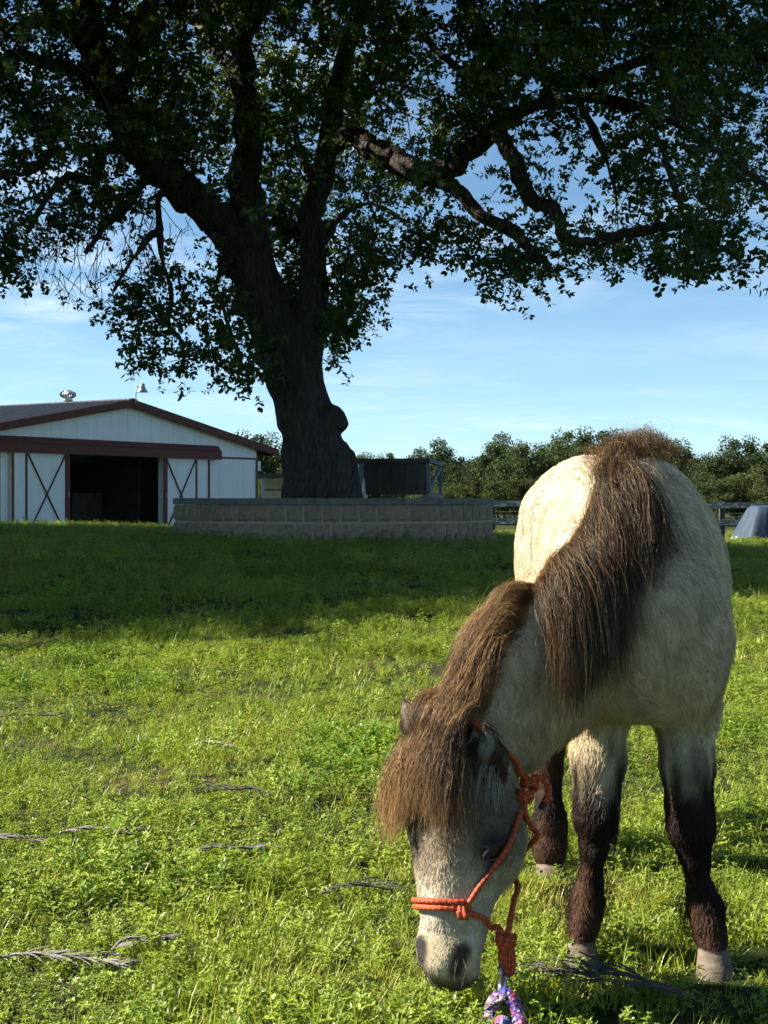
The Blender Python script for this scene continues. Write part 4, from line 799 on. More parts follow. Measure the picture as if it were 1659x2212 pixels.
        front = (1 - smoothstep(2.66, 2.80, p[:, 1])) * smoothstep(.42, .5, p[:, 2]); to((.50, .40, .265), front * .5)
        # face
        t = (p - pc) @ ha / hL; l = (p - pc) @ hl; o = (p - pc) @ hf; ish = (np.abs(l) < .13) & (np.abs(o) < .16) & (t > -.25) & (t < 1.3)
        hm = ish * smoothstep(-.05, .15, t)
        to((.43, .35, .245), hm * .9); to((.11, .088, .064), hm * np.exp(-((t - .34) / .24) ** 2) * smoothstep(-.06, .03, o) * .95)
        to((.50, .45, .36), hm * smoothstep(.55, .75, t)); to((.42, .34, .20), hm * smoothstep(.80, .92, t) * (np.abs(l) < .045) * .7)
        for s in (-1, 1):
            q = np.linalg.norm(p - hp(et, s * (el + .008), eo), axis=1); to((.05, .04, .035), hm * (1 - smoothstep(.022, .048, q)))
            a_, b_ = hp(1.01, s * .024, .05), hp(.93, s * .038, .058); u_ = np.clip((p - a_) @ (b_ - a_) / ((b_ - a_) @ (b_ - a_)), 0, 1); q = np.linalg.norm(p - a_ - u_[:, None] * (b_ - a_), axis=1); to((.040, .035, .034), hm * (1 - smoothstep(.010, .023, q + .008 * (n2 - .5))))
        to((.055, .048, .045), hm * smoothstep(1.02, 1.08, t) * .85)
        for e in (eL, eR):
            for q0, q1, rr in ((e[0] * .3 + e[1] * .7, e[2], .034),):
                u = np.clip((p - q0) @ (q1 - q0) / ((q1 - q0) @ (q1 - q0)), 0, 1); q = np.linalg.norm(p - q0 - u[:, None] * (q1 - q0), axis=1); to((.060, .040, .028), 1 - smoothstep(rr, rr + .012, q))
        for e in (eL, eR):
            q0, q1 = e[0] * .5 + e[1] * .5 + hf * .004, e[1] * .55 + e[2] * .45 + hf * .004; u = np.clip((p - q0) @ (q1 - q0) / ((q1 - q0) @ (q1 - q0)), 0, 1); dq = p - q0 - u[:, None] * (q1 - q0); to((.30, .26, .21), (1 - smoothstep(.012, .019, np.linalg.norm(dq - np.outer(dq @ hf, hf) * .5, axis=1))) * smoothstep(-.002, .006, dq @ hf) * .95)
        # dark stockings
        zz = p[:, 2] + (n1 - .5) * .14 + (vnoise(p * np.array([60, 60, 14]), 15) - .5) * .09; lowg = (p[:, 1] > 2.62); ish2 = ~(ish & (p[:, 0] < .3))
        hind = p[:, 1] > 3.2
        to((.022, .012, .0075), (1 - smoothstep(np.where(hind, .34, .31), np.where(hind, .48, .44), zz)) * ish2)
        to((.075, .035, .019), (1 - smoothstep(.30, .40, p[:, 2])) * smoothstep(.50, .72, vnoise(p * np.array([26, 26, 18]), 16)) * ish2 * .75); to((.06, .028, .017), (1 - smoothstep(.06, .13, p[:, 2])) * ish2 * .6)
        return np.clip(c, .01, 1)
    me = mesh_np('pony_body', P, Q, None, True); C = coat(P)
    a = me.color_attributes.new('Col', 'FLOAT_COLOR', 'POINT'); a.data.foreach_set('color', np.concatenate([C, np.ones((len(C), 1))], 1).astype(np.float32).ravel())
    t = NT('pony_skin_and_coat'); col = t.n('Attribute', _attribute_name='Col').outputs['Color']; v = t.gen(1, 1, 1)
    me.materials.append(t.pbr(t.mix(.35, col, t.ramp(t.noise(160, 4, .7, v), [(.3, (.35, .35, .35)), (.7, (1, 1, 1))]), 'MULTIPLY'), .85, t.bump(t.noise(220, 3, .6, v), .4, .004), spec=.12))
    root = empty('pony', (.5, 3.0, 0)); tag(root, 'small shaggy cream pony with dark mane and legs grazing', 'pony')
    o0 = np.array((.5, 3.0, 0)); me.vertices.foreach_set('co', (P - o0).astype(np.float32).ravel()); me.update(); link('body', me, None, root)
    # ---- hooves, eyes
    Mh = m_noisy('hoof_horn', (.060, .046, .033), (.19, .15, .108), 30, .8, .6, .004, (1, 1, 2.5))
    for (x, y, r, tw) in ((.376, 2.710, .0285, -.25), (.617, 2.660, .0295, .05), (.393, 3.362, .031, -.1), (.543, 3.542, .031, 0)):
        V = []; nn = 20
        for z, k, dy in ((.046, .86, .004), (.040, .97, .001), (.018, 1.12, -.010), (-.004, 1.26, -.020), (-.012, 1.24, -.020)):
            for q in range(nn):
                th = q * 2 * math.pi / nn + tw; sq = 1.12 if math.sin(q * 2 * math.pi / nn) < 0 else .92; V.append((r * k * math.cos(th), dy + r * k * sq * math.sin(th), z))
        Fc = [(j * nn + q, j * nn + (q + 1) % nn, (j + 1) * nn + (q + 1) % nn, (j + 1) * nn + q) for j in range(4) for q in range(nn)] + [tuple(range(nn)), tuple(range(4 * nn, 5 * nn))]
        h = link('hoof', mesh('hoof', V, [q[::-1] for q in Fc], Mh, True), None, root); h.location = (x - o0[0], y - o0[1], 0)
    Mlu = m_noisy('upper_eyelid_skin', (.018, .015, .013), (.03, .025, .022), 60, .8, .3); Mll = m_noisy('lower_eyelid_skin', (.045, .038, .032), (.08, .068, .058), 60, .8, .3)
    te = NT('dark_eye'); Me = te.pbr((.006, .005, .004), .10, spec=.3)
    for s in (-1, 1):
        c = hp(et, s * (el if s > 0 else el - .010), eo); m = MB(); m.lathe([(.0240 * math.sin(q), -.0240 * math.cos(q)) for q in np.linspace(.05, 3.09, 14)], 18, c - o0); m.build('eye', Me, root, True)
        out_ = unit(f.grad((c + hl * s * .02)[None])[0]); axl = unit(np.cross(out_, hf) * 0 + (-ha * .62 + (hl * s * .6 - hf * .55))); axl = unit(axl - out_ * out_.dot(axl)); upv = unit(np.cross(axl, out_)); upv = upv if upv @ ha < 0 else -upv
        for nm, sg, hh, rr, mt in (('upper_eyelid', 1, .0135, .0050, Mlu), ('lower_eyelid', -1, .0125, .0034, Mll)):
            MB().tube(spline([c + axl * .0235 * q + out_ * (.0130 + .0062 * (1 - q * q)) + upv * sg * hh * (1 - q * q) ** .8 - o0 for q in (-1, -.6, -.2, .2, .6, 1)], 4), np.array([.5] + [1] * 19 + [.5]) * rr, 8).build(nm, mt, root, True)
    # ---- hair
    def hair(name, pts, col, r0, r1, mat):
        n, k, _ = pts.shape; hcv = bpy.data.hair_curves.new(name); hcv.add_curves([k] * n)
        hcv.attributes['position'].data.foreach_set('vector', (pts - o0).astype(np.float32).ravel())
        ra = hcv.attributes.get('radius') or hcv.attributes.new('radius', 'FLOAT', 'POINT'); tt = np.linspace(0, 1, k) ** 1.5
        r0 = np.broadcast_to(r0, (n,)); ra.data.foreach_set('value', (r0[:, None] * (1 - tt) + r1 * tt).astype(np.float32).ravel())
        ca = hcv.attributes.new('hcol', 'FLOAT_VECTOR', 'POINT'); col = np.broadcast_to(col if col.ndim == 3 else col[:, None], (n, k, 3)); ca.data.foreach_set('vector', np.ascontiguousarray(col, np.float32).ravel())
        hcv.materials.append(mat); o = bpy.data.objects.new(name, hcv); COL.objects.link(o); o.parent = root; return o
    th_ = NT('coat_hair'); hcol = th_.n('Attribute', _attribute_name='hcol').outputs['Vector']
    df = th_.n('BsdfDiffuse'); th_.L.new(hcol, df.inputs[0]); tl = th_.n('BsdfTranslucent'); th_.L.new(hcol, tl.inputs[0]); gl = th_.n('BsdfGlossy', Roughness=.45); th_.L.new(th_.mix(.25, hcol, (1, 1, 1)), gl.inputs[0])
    m1 = th_.n('MixShader', i0=.30); th_.L.new(df.outputs[0], m1.inputs[1]); th_.L.new(tl.outputs[0], m1.inputs[2]); m2 = th_.n('MixShader', i0=.05); th_.L.new(m1.outputs[0], m2.inputs[1]); th_.L.new(gl.outputs[0], m2.inputs[2]); th_.L.new(m2.outputs[0], th_.out.inputs[0])
    tm = NT('mane_hair'); hcol = tm.n('Attribute', _attribute_name='hcol').outputs['Vector']
    df = tm.n('BsdfDiffuse'); tm.L.new(hcol, df.inputs[0]); tl = tm.n('BsdfTranslucent'); tm.L.new(hcol, tl.inputs[0]); gl = tm.n('BsdfGlossy', Roughness=.34); tm.L.new(tm.mix(.35, hcol, (1, .9, .75)), gl.inputs[0])
    m1 = tm.n('MixShader', i0=.48); tm.L.new(df.outputs[0], m1.inputs[1]); tm.L.new(tl.outputs[0], m1.inputs[2]); m2 = tm.n('MixShader', i0=.09); tm.L.new(m1.outputs[0], m2.inputs[1]); tm.L.new(gl.outputs[0], m2.inputs[2]); tm.L.new(m2.outputs[0], tm.out.inputs[0])
    # short coat
    A = P[Q[:, 0]]; B = P[Q[:, 1]]; Cc = P[Q[:, 2]]; Dd = P[Q[:, 3]]; ar = np.linalg.norm(np.cross(Cc - A, Dd - B), axis=1) / 2
    view = unit_rows(np.array([0, 0, EYE]) - (A + Cc) / 2); nrm = unit_rows(np.cross(Cc - A, Dd - B)); facing = np.einsum('ij,ij->i', nrm, view) > -.25
    cenq = (A + Cc) / 2; headq = cenq[:, 0] < .30; wgt = ar * np.where(facing, 1, .28) * np.where(headq & (cenq[:, 2] < .5), 2.4, 1.0) * np.where(cenq[:, 2] < .42, 1.5, 1)
    n = 150000; fi = g.choice(len(Q), n, p=wgt / wgt.sum()); u = g.random((n, 1)); v_ = g.random((n, 1)); R0 = (A[fi] * (1 - u) + B[fi] * u) * (1 - v_) + (Dd[fi] * (1 - u) + Cc[fi] * u) * v_
    Nn = f.grad(R0); dn = np.array([0, 0, -1.0]); flow = np.repeat(np.array([[0, .55, -.75]]), n, 0); tt = (R0 - pc) @ ha / hL; l_ = (R0 - pc) @ hl
    ishead = (np.abs(l_) < .12) & (np.abs((R0 - pc) @ hf) < .15) & (tt > 0) & (tt < 1.3); flow[ishead] = ha * .9 + np.array([.0, .3, 0]); lg = (R0[:, 2] < .45) & ~ishead; flow[lg] = (0, .12, -1)
    nk = (~ishead) & (R0[:, 1] < 2.75) & (R0[:, 2] > .45); flow[nk] = (.55, .30, -.6)
    wob = np.stack([vnoise(R0 * 14, 40 + q) - .5 for q in range(3)], 1); flow = flow + wob * 1.5; flow -= Nn * np.einsum('ij,ij->i', flow, Nn)[:, None]; flow = unit_rows(flow)
    ln = np.where(ishead, .009, .0135) * g.uniform(.6, 1.3, n); ln = ln * (.6 + .85 * vnoise(R0 * 55, 44)); ln = np.where(nk, ln * 1.25, ln); ln = np.where(ishead & (tt > .85), ln * .55, ln); ln = np.where(lg, ln * .95, ln); ln = np.where(R0[:, 2] < .055, ln * .5, ln)
    ln = np.where(R0[:, 2] < .038, .004, ln)
    rise = np.where(lg, .46, .36)[:, None]; K = 4; pts = np.zeros((n, K, 3)); pts[:, 0] = R0 - Nn * .001
    for k in range(1, K):
        tk = k / (K - 1); d = unit_rows(flow * (1 - rise * (1 - tk)) + Nn * rise * (1 - .75 * tk) + np.array([0, 0, -.25]) * tk + g.normal(0, .10, (n, 3))); pts[:, k] = pts[:, k - 1] + d * (ln / (K - 1))[:, None]
    eyed = np.min([np.linalg.norm(R0 - hp(et, s * el, eo), axis=1) for s in (-1, 1)], axis=0); keep = eyed > .027
    hcq = coat(R0) * (g.uniform(.72, 1.25, (n, 1)) * (.74 + .5 * vnoise(R0 * np.array([70, 40, 32]), 45))[:, None]); hcq = np.clip(hcq * 1.05, 0, .95); hair('coat', pts[keep], hcq[keep], .00055, .00015, th_.m)
    # long hair: grown step by step, falling with gravity and kept outside the body
    def grow(root_p, d0, L, n=22, stiff=.86, grav=.55, marg=.01, frizz=.06, seed=0):
        q = np.random.default_rng(seed); p = root_p.copy(); d = unit_rows(d0); out = [p.copy()]; st = (L / n)[:, None]; mg = np.broadcast_to(marg, (len(p),))
        for k in range(n):
            d = unit_rows(d * stiff + np.array([0, 0, -1]) * grav * (.25 + .75 * min(1, k / 6)) * .4 + q.normal(0, frizz, p.shape)); pn = p + d * st
            ds = f.at(pn); push = np.maximum(mg * min(1, (k + 1) / 4) - ds, 0); pn = pn + f.grad(pn) * push[:, None]; d = unit_rows(unit_rows(pn - p) * .7 + d * .3); p = pn; out.append(p.copy())
        return np.stack(out, 1)
    def clump(pts, ncl, strength, seed):
        q = np.random.default_rng(seed); gi = q.choice(len(pts), ncl, replace=False); r = pts[:, 0]; d = ((r[:, None] - r[gi][None]) ** 2).sum(2) if len(pts) * ncl < 2e6 else None
        if d is None:
            near = np.concatenate([np.argmin(((c_[:, None] - r[gi][None]) ** 2).sum(2), 1) for c_ in np.array_split(r, 20)])
        else: near = np.argmin(d + q.normal(0, 2e-4, d.shape), 1)
        tgt = pts[gi][near]; w_ = strength * np.linspace(0, 1, pts.shape[1]) ** 1.1; return pts + (tgt - pts) * (w_[None, :, None] * q.uniform(.5, 1, (len(pts), 1, 1)))
    def tone(rp, k): return (.25 + 1.4 * vnoise(rp * k, 50))[:, None, None]
    def fly(pts, raw, p=.035):
        m = g.random(len(pts)) < p; pts[m] = raw[m]; pts[m, 5:] += np.cumsum(g.normal(0, .0020, pts[m, 5:].shape), 1); return pts
    def tuck(pts):                                                   # long hair stays off the near ear and eye
        u = np.clip((pts - eL[0]) @ (eL[2] - eL[0]) / ((eL[2] - eL[0]) @ (eL[2] - eL[0])), -.1, 1); d = np.linalg.norm(pts - eL[0] - u[..., None] * (eL[2] - eL[0]), axis=2); lat_ = (pts - pc) @ hl
        u2 = np.clip((pts - eR[1]) @ (eR[2] - eR[1]) / ((eR[2] - eR[1]) @ (eR[2] - eR[1])), 0, 1); d2 = np.linalg.norm(pts - eR[1] - u2[..., None] * (eR[2] - eR[1]), axis=2)
        return ((d2 < .026).sum(1) < 2) & ((d < .032).sum(1) < 2) & ((np.linalg.norm(pts - e_p, axis=2) < .032).sum(1) < 1) & ((lat_ > .080).sum(1) < 2)
    # mane over the base of the neck, falling to the pony's left
    nb = 13000; s = .10 + .90 * g.random(nb) ** .9; ci = s * 27; i0 = ci.astype(int); cr = crestS[i0] + (crestS[i0 + 1] - crestS[i0]) * (ci - i0)[:, None]
    lat = wv; latS = unit_rows(np.array([1., .05, 0])[None] * (1 - smoothstep(.1, .75, s))[:, None] + wv[None] * smoothstep(.1, .75, s)[:, None]); rp = cr + latS * (g.normal(0, .009, nb) + .018)[:, None] + np.array([0.012, .03, .0]) * (1 - smoothstep(0, .2, s))[:, None]; gr = f.grad(rp); rp = rp - gr * f.at(rp)[:, None]
    d0 = unit_rows(gr * (.22 + .22 * smoothstep(0, .25, s))[:, None] + latS * 1.0 + np.array([-.1, -.75, -.25]) * (1 - smoothstep(.05, .3, s))[:, None] + g.normal(0, .24, (nb, 3))); L = (.06 + .212 * smoothstep(0.02, .36, s)) * g.uniform(.65, 1.2, nb)
    pts = grow(rp, d0, L, marg=g.uniform(.004, .030, nb), stiff=.91, grav=.50, frizz=.055, seed=1); raw = pts.copy(); rp0 = rp; pts = clump(pts, 900, .75, 22); pts = clump(pts, 190, .72, 2); pts[:, 4:] += np.cumsum(g.normal(0, .0007, pts[:, 4:].shape), 1); pts = fly(pts, raw)
    tt = np.linspace(0, 1, pts.shape[1]); r_ = g.random((nb, 1, 1)); tan = np.array([.41, .25, .11]); brn = np.array([.065, .033, .017]); dk = np.array([.016, .010, .008])
    def mcol(nn, rootw, tip, rr, lightp): 
        k = pts.shape[1]; tq = np.linspace(0, 1, k)[None, :, None]; c_ = tan * np.clip(1 - tq * rootw[:, None, None], 0, 1) + (brn * (1 - tq) + dk * tq) * np.clip(tq * rootw[:, None, None], 0, 1)
        lt = (rr < lightp); c_ = np.where(lt, c_ * .4 + tan * .52, c_); return np.clip(c_ * (.6 + .8 * g.random((nn, 1, 1))), .008, .8)
    hair('mane', pts, tone(rp, 90) * mcol(nb, 3.6 + 4.0 * s, dk, r_, .27 + .45 * (1 - smoothstep(0, .25, s))[:, None, None]), .00028, .00010, tm.m)
    nt_ = 1100; sw = g.random(nt_) * .16; ci = sw * 27; i0 = ci.astype(int); cr = crestS[i0] + (crestS[i0 + 1] - crestS[i0]) * (ci - i0)[:, None]; rp = cr + g.normal(0, .014, (nt_, 3)) + np.array([.012, .02, 0]); gr = f.grad(rp); rp = rp - gr * f.at(rp)[:, None]
    pts = grow(rp, gr * .40 + np.array([.75, -.25, .10]) + g.normal(0, .22, (nt_, 3)), g.uniform(.035, .08, nt_), n=12, stiff=.92, grav=.5, marg=g.uniform(.003, .02, nt_), frizz=.05, seed=13); pts = clump(pts, 90, .5, 14)
    hair('mane', pts, tone(rp, 80) * mcol(nt_, .7 + .8 * g.random(nt_), brn, g.random((nt_, 1, 1)), .5), .00028, .00010, tm.m)
    # mane near the poll, falling over to the pony's right
    nb = 11000; s = .42 + .52 * g.random(nb); ci = np.clip(s * 59.9, 0, 59); ci = np.clip(s * (len(crestS) - 1.01), 0, None); i0 = ci.astype(int); cr = crestS[i0] + (crestS[i0 + 1] - crestS[i0]) * (ci - i0)[:, None]
    rp = cr + lat * (g.normal(-.004, .012, nb))[:, None]; gr = f.grad(rp); rp = rp - gr * f.at(rp)[:, None]; ax = unit((-.45, -.35, -.7))
    d0 = unit_rows(gr * .55 - lat * .70 + ax * .75 + g.normal(0, .20, (nb, 3))); L = g.uniform(.12, .24, nb)
    pts = grow(rp, d0, L, marg=g.uniform(.005, .035, nb), grav=.62, frizz=.05, seed=3); raw = pts.copy(); pts = clump(pts, 700, .7, 24); pts = clump(pts, 170, .62, 4); pts[:, 4:] += np.cumsum(g.normal(0, .0006, pts[:, 4:].shape), 1); pts = fly(pts, raw)
    keep = tuck(pts); hair('mane', pts[keep], (tone(rp, 80) * mcol(nb, .9 + 1.2 * g.random(nb), brn, g.random((nb, 1, 1)), .45))[keep], .00028, .00010, tm.m)
    # forelock: bushy, spilling over the forehead
    nb = 11000; a_ = g.uniform(-1, 1, nb); rp = pc + ha * (hL * (-.02 + .14 * g.random(nb)))[:, None] + hl * (a_ * .040 - .008)[:, None] + hf * .05; gr = f.grad(rp); rp = rp - gr * f.at(rp)[:, None]
    d0 = unit_rows(gr * .7 + hf * .30 + hl * (a_ * .58 - .20)[:, None] + ha * .3 + g.normal(0, .26, (nb, 3))); cid = (a_ * 11 + g.normal(0, .6, nb)).astype(int) + 20; L = .96 * g.uniform(.07, .20, nb) ** .9 * g.uniform(.75, 1.3, 60)[cid]
    pts = grow(rp, d0, L, marg=g.uniform(.003, .034, nb), grav=.56, frizz=.085, seed=5); raw = pts.copy(); pts = clump(pts, 600, .7, 26); pts = clump(pts, 95, .80, 6); pts[:, 3:] += np.cumsum(g.normal(0, .0011, pts[:, 3:].shape), 1); pts = fly(pts, raw, .09)
    keep = tuck(pts); tq = np.linspace(0, 1, pts.shape[1])[None, :, None]; lt = g.random((nb, 1, 1)) < (.82 - .58 * smoothstep(-.6, .5, a_))[:, None, None]; tn = (.12 + 1.75 * vnoise(rp * 190, 51))[:, None, None] * (.6 + .8 * g.random((nb, 1, 1)))  # sunlit left side put into strand colour: more pale strands there
    fc = np.where(lt, (brn * (1 - tq) + tan * 1.25 * tq), dk * (1 - tq) + brn * 1.1 * tq) * tn; hair('forelock', pts[keep], np.clip(fc, .006, .8)[keep], .00028, .00010, tm.m)  # pale strands coloured gold towards the tips, as if sun shone through
    # tail
    nb = 1600; rp = np.array([.492, 3.745, .80]) + g.normal(0, .016, (nb, 3)); d0 = np.array([0, .5, -.6]) + g.normal(0, .16, (nb, 3)); pts = grow(rp, d0, g.uniform(.42, .66, nb), n=20, marg=.012, frizz=.03, seed=7); pts = clump(pts, 40, .6, 8)
    hair('tail', pts, mcol(nb, np.full(nb, 3.0), dk, g.random((nb, 1, 1)), .1), .0005, .0002, tm.m)
    nb = 70; rp = np.stack([hp(q, l, o) for q, l, o in zip(g.uniform(.9, 1.06, nb), g.uniform(-.045, .045, nb), g.uniform(-.02, .05, nb))]); gr = f.grad(rp); rp = rp - gr * f.at(rp)[:, None]; pts = grow(rp, gr + g.normal(0, .3, (nb, 3)), g.uniform(.015, .05, nb), n=6, grav=.3, marg=.001, frizz=.05, seed=12)
    hair('whisker', pts, np.array([.20, .17, .14]) * g.uniform(.4, 1.3, (nb, 1)), .00025, .0001, tm.m)
    # feathering behind the fetlocks, wisps in the ears
    rp = []; dd = []
    for (x, y, z) in ((.393, 2.785, .115), (.612, 2.735, .112), (.398, 3.45, .11), (.548, 3.63, .11)):
        q = 420; rp.append(np.array([x, y, z]) + g.normal(0, 1, (q, 3)) * np.array([.026, .008, .028])); dd.append(np.array([0, .7, -.55]) + g.normal(0, .3, (q, 3)))
    rp = np.vstack(rp); dd = np.vstack(dd); nb = len(rp); pts = grow(rp, dd, g.uniform(.035, .085, nb), n=8, marg=.002, frizz=.08, seed=9)
    hair('feather', pts, np.array([.035, .022, .016]) * g.uniform(.6, 1.6, (nb, 1)), .0005, .0002, tm.m)
    q = 80; b = eL[0] * .45 + eL[1] * .55 + hf * .006; rp = b + hl * g.normal(0, .010, q)[:, None] + (eL[1] - eL[0]) * g.uniform(-.3, .35, q)[:, None]; pts = grow(rp, hf * .8 + np.array([.1, 0, -.3]) + g.normal(0, .25, (q, 3)), g.uniform(.03, .085, q), n=10, grav=.75, marg=.001, frizz=.05, seed=10)
    hair('ear_tuft', pts, np.array([.42, .38, .33]) * g.uniform(.6, 1.2, (q, 1)), .0004, .00015, tm.m)
    return f, hp, pc, ha, hl, hf, hL
def unit_rows(v): return v / (np.linalg.norm(v, axis=-1, keepdims=True) + 1e-9)
PF, HP, PCN, HA, HLT, HFR, HLEN = pony()

# ------------------------------------------------------------------ rope halter and lead rope
def hit(px, py, off=.006):
    d = np.array([(px - 829.5) / F, 1, (1080 - py) / F]); t = np.arange(2.2, 3.3, .002); P = np.array([0, 0, EYE]) + d * t[:, None]; s = PF.at(P); i = np.argmax(s < 0)
    p = P[i if s[i] < 0 else np.argmin(s)]; return p + PF.grad(p[None])[0] * off
def rope_mat(name, c0, c1, ns):
    t = NT(name); uv = t.n('UVMap', _uv_map='UVMap').outputs[0]; a = t.n('Mapping', Vector=uv); a.inputs['Scale'].default_value = (ns, 1, 1)
    wv = t.n('TexWave', Scale=1.0, Vector=a.outputs[0]); ch = t.n('TexChecker', Scale=1.0); return t
def rope(name, P, r, mat, parent, n=8, strands=2):
    """braided rope: a tube with a woven relief of small lozenges along it"""
    P = spline(P, 6); L = np.concatenate([[0], np.cumsum(np.linalg.norm(np.diff(P, axis=0), axis=1))]); m_ = max(12, int(L[-1] / (r * .42))); s = np.linspace(0, L[-1], m_)
    P = np.stack([np.interp(s, L, P[:, i]) for i in range(3)], 1); mb = MB(); nn = 12; mb.tube(P, np.full(m_, 1.0), nn)
    V = np.array(mb.v); k = np.arange(m_ * nn); i = k // nn; j = k % nn; Cn = P[i]; dirv = V - Cn; a = 2 * math.pi * j / nn
    w_ = np.sin(a * 3 + s[i] / r * 1.5) * np.sin(a * 3 - s[i] / r * 1.5); end = np.where((i == 0) | (i == m_ - 1), .55, 1); V = Cn + dirv * (r * (1 + .10 * w_) * end)[:, None]
    me = mesh(name, V, mb.f, mat, True); ca = me.attributes.new('weave', 'FLOAT_VECTOR', 'POINT'); ca.data.foreach_set('vector', np.stack([a, s[i] / r, w_], 1).astype(np.float32).ravel())
    return link(name, me, None, parent)
def knot(c, r, R_, ax, mat, parent, name='knot', turns=2.3):
    t = np.linspace(0, 2 * math.pi * turns, 40); ax = unit(ax); u = unit(np.cross(ax, (.3, .2, .9))); v = np.cross(ax, u); P = [c + u * R_ * math.cos(q) * (1 + .25 * math.sin(1.5 * q)) + v * R_ * math.sin(q) + ax * (R_ * 1.3 * (q / t[-1] - .5) + R_ * .35 * math.sin(2 * q)) for q in t]
    return rope(name, np.array(P[::2]), r, mat, parent)
def halter():
    t = NT('orange_rope'); at = t.n('Attribute', _attribute_name='weave').outputs['Vector']; z = t.n('SeparateXYZ', i0=at).outputs[2]
    c = t.ramp(z, [(.0, (.30, .045, .014)), (.5, (.50, .090, .028)), (1, (.66, .16, .055))]); Mo = t.pbr(c, .62, t.bump(t.noise(900, 2, .5, t.obj()), .4, .001), spec=.3)
    Mblk = m_noisy('black_rope_tip', (.015, .013, .012), (.03, .026, .024), 40, .6, .1)
    h = empty('rope_halter', tuple(HP(.75, 0, 0))); tag(h, 'orange rope halter knotted around the pony head', 'halter'); hb = np.array(h.location); r = .0049
    def sub(P): return np.array(P) - hb
    # noseband: two turns over the bridge of the nose
    kn = hit(1000, 1966, .008); ka = math.atan2((kn - PCN) @ HLT, (kn - PCN) @ HFR)
    def band(t0, dz, o):
        P = []
        for a in np.linspace(-1.75, ka, 15):
            q = HP(t0 + dz - .02 * math.sin(a), 0, 0); d = HLT * math.sin(a) + HFR * math.cos(a); tt = np.arange(.0, .14, .002); s = PF.at(q + d * tt[:, None]); i = np.argmax(s > o); P.append(q + d * tt[i])
        return np.array(P)
    for k, dz in enumerate((-.012, .016)): rope('noseband', sub(band(.745, dz, .006)), r, Mo, h)
    knot(kn - hb, r * .95, .010, HLT, Mo, h)
    kr = HP(.735, -.058, .02); knot(kr - hb, r * .95, .010, HLT, Mo, h)
    cheek = [kn] + [hit(x, y, .008) for x, y in ((1030, 1915), (1062, 1868), (1092, 1820), (1108, 1780), (1118, 1752))]
    rope('cheek_piece', sub(cheek), r, Mo, h)
    ck = hit(1121, 1722, .012); knot(ck - hb, r, .011, ha3(), Mo, h, turns=2.8); ck2 = hit(1127, 1692, .014); knot(ck2 - hb, r, .013, ha3(), Mo, h, turns=3.0)
    rope('crown_piece', sub([ck2] + [hit(x, y, .008) for x, y in ((1112, 1665), (1102, 1642))] + [hit(1014, 1564, .022), hit(990, 1560, .02), HP(.02, -.07, -.03)]), r, Mo, h)
    tail_ = [ck2, ck2 + np.array([.012, -.008, .010]), ck2 + np.array([.027, -.008, .004]), ck2 + np.array([.034, -.006, -.014]), ck2 + np.array([.026, -.006, -.034])]; rope('loose_end', sub(tail_), r * 1.15, Mo, h)
    e = tail_[-1]; rope('loose_tip', sub([e, e + np.array([-.004, 0, -.007]), e + np.array([-.007, 0, -.013])]), r * 1.2, Mblk, h)
    rope('throat_latch', sub([ck] + [hit(x, y, .008) for x, y in ((1126, 1760), (1140, 1788), (1150, 1808))] + [HP(.52, .05, -.125), HP(.55, 0, -.135)]), r, Mo, h)
    # chin rope and fiador down to the hanging knot and loop
    Dk = 2.43; fk = W(1094, 2030, Dk)
    rope('chin_rope', sub([kn, hit(1022, 1972, .008), hit(1040, 1982, .009), W(1060, 2003, 2.44), W(1076, 2003, 2.435), W(1084, 2013, Dk), fk]), r, Mo, h)
    rope('fiador', sub([HP(.55, .0, -.13), W(1116, 1905, 2.53), W(1110, 1945, 2.48), W(1103, 1985, 2.445), fk]), r * 1.05, Mo, h)
    knot(fk - hb, r * 1.05, .0135, (0, 0, 1), Mo, h, turns=2.6); knot(fk - hb + np.array([0, 0, -.006]), r * 1.05, .011, (.3, 1, .2), Mo, h, turns=1.6)
    for x0, x1 in ((1084, 1098), (1092, 1107)):
        rope('hanging_loop', sub([fk + np.array([0, 0, -.01]), W(x0 - 2, 2060, Dk - .005), W(x0 - 1, 2085, Dk - .01), W(x0 + 4, 2098 + (x1 - 1098) * .6, Dk - .012), W(x1, 2094 + (x1 - 1098) * .6, Dk - .012), W(x1 + 1, 2065, Dk - .005), fk + np.array([.004, 0, -.01])]), r, Mo, h)
    # lead rope with a metal snap
    tl = NT('woven_lead_rope'); at = tl.n('Attribute', _attribute_name='weave').outputs['Vector']; sx = tl.n('SeparateXYZ', i0=at)
    v = tl.n('CombineXYZ'); tl.L.new(tl.n('Math', _operation='MULTIPLY', i0=sx.outputs[0], i1=1.43).outputs[0], v.inputs[0]); tl.L.new(tl.n('Math', _operation='MULTIPLY', i0=sx.outputs[1], i1=1.9).outputs[0], v.inputs[1])
    vo = tl.n('TexVoronoi', Scale=1.0, Vector=v.outputs[0], _voronoi_dimensions='2D'); vo.inputs['Randomness'].default_value = .35; vc = tl.n('SeparateXYZ', i0=vo.outputs['Color']).outputs[0]; rmp = tl.n('ValToRGB', Fac=vc); rmp.color_ramp.interpolation = 'CONSTANT'; e = rmp.color_ramp.elements; e[0].color = (.05, .04, .24, 1); e[1].position = .45; e[1].color = (.40, .07, .10, 1); q = e.new(.72); q.color = (.45, .36, .50, 1)
    Mlead = tl.pbr(rmp.outputs[0], .6, tl.bump(vo.outputs['Distance'], .6, .004), spec=.3); Mst = NT('steel_snap').pbr((.55, .53, .50), .25, metal=1.0)
    ld = empty('lead_rope', tuple(W(1085, 2170, 2.38))); tag(ld, 'thick red, blue and white woven lead rope lying in the grass', 'rope'); lb = np.array(ld.location)
    zg = lambda p: np.array([p[0], p[1], max(p[2], .016)])
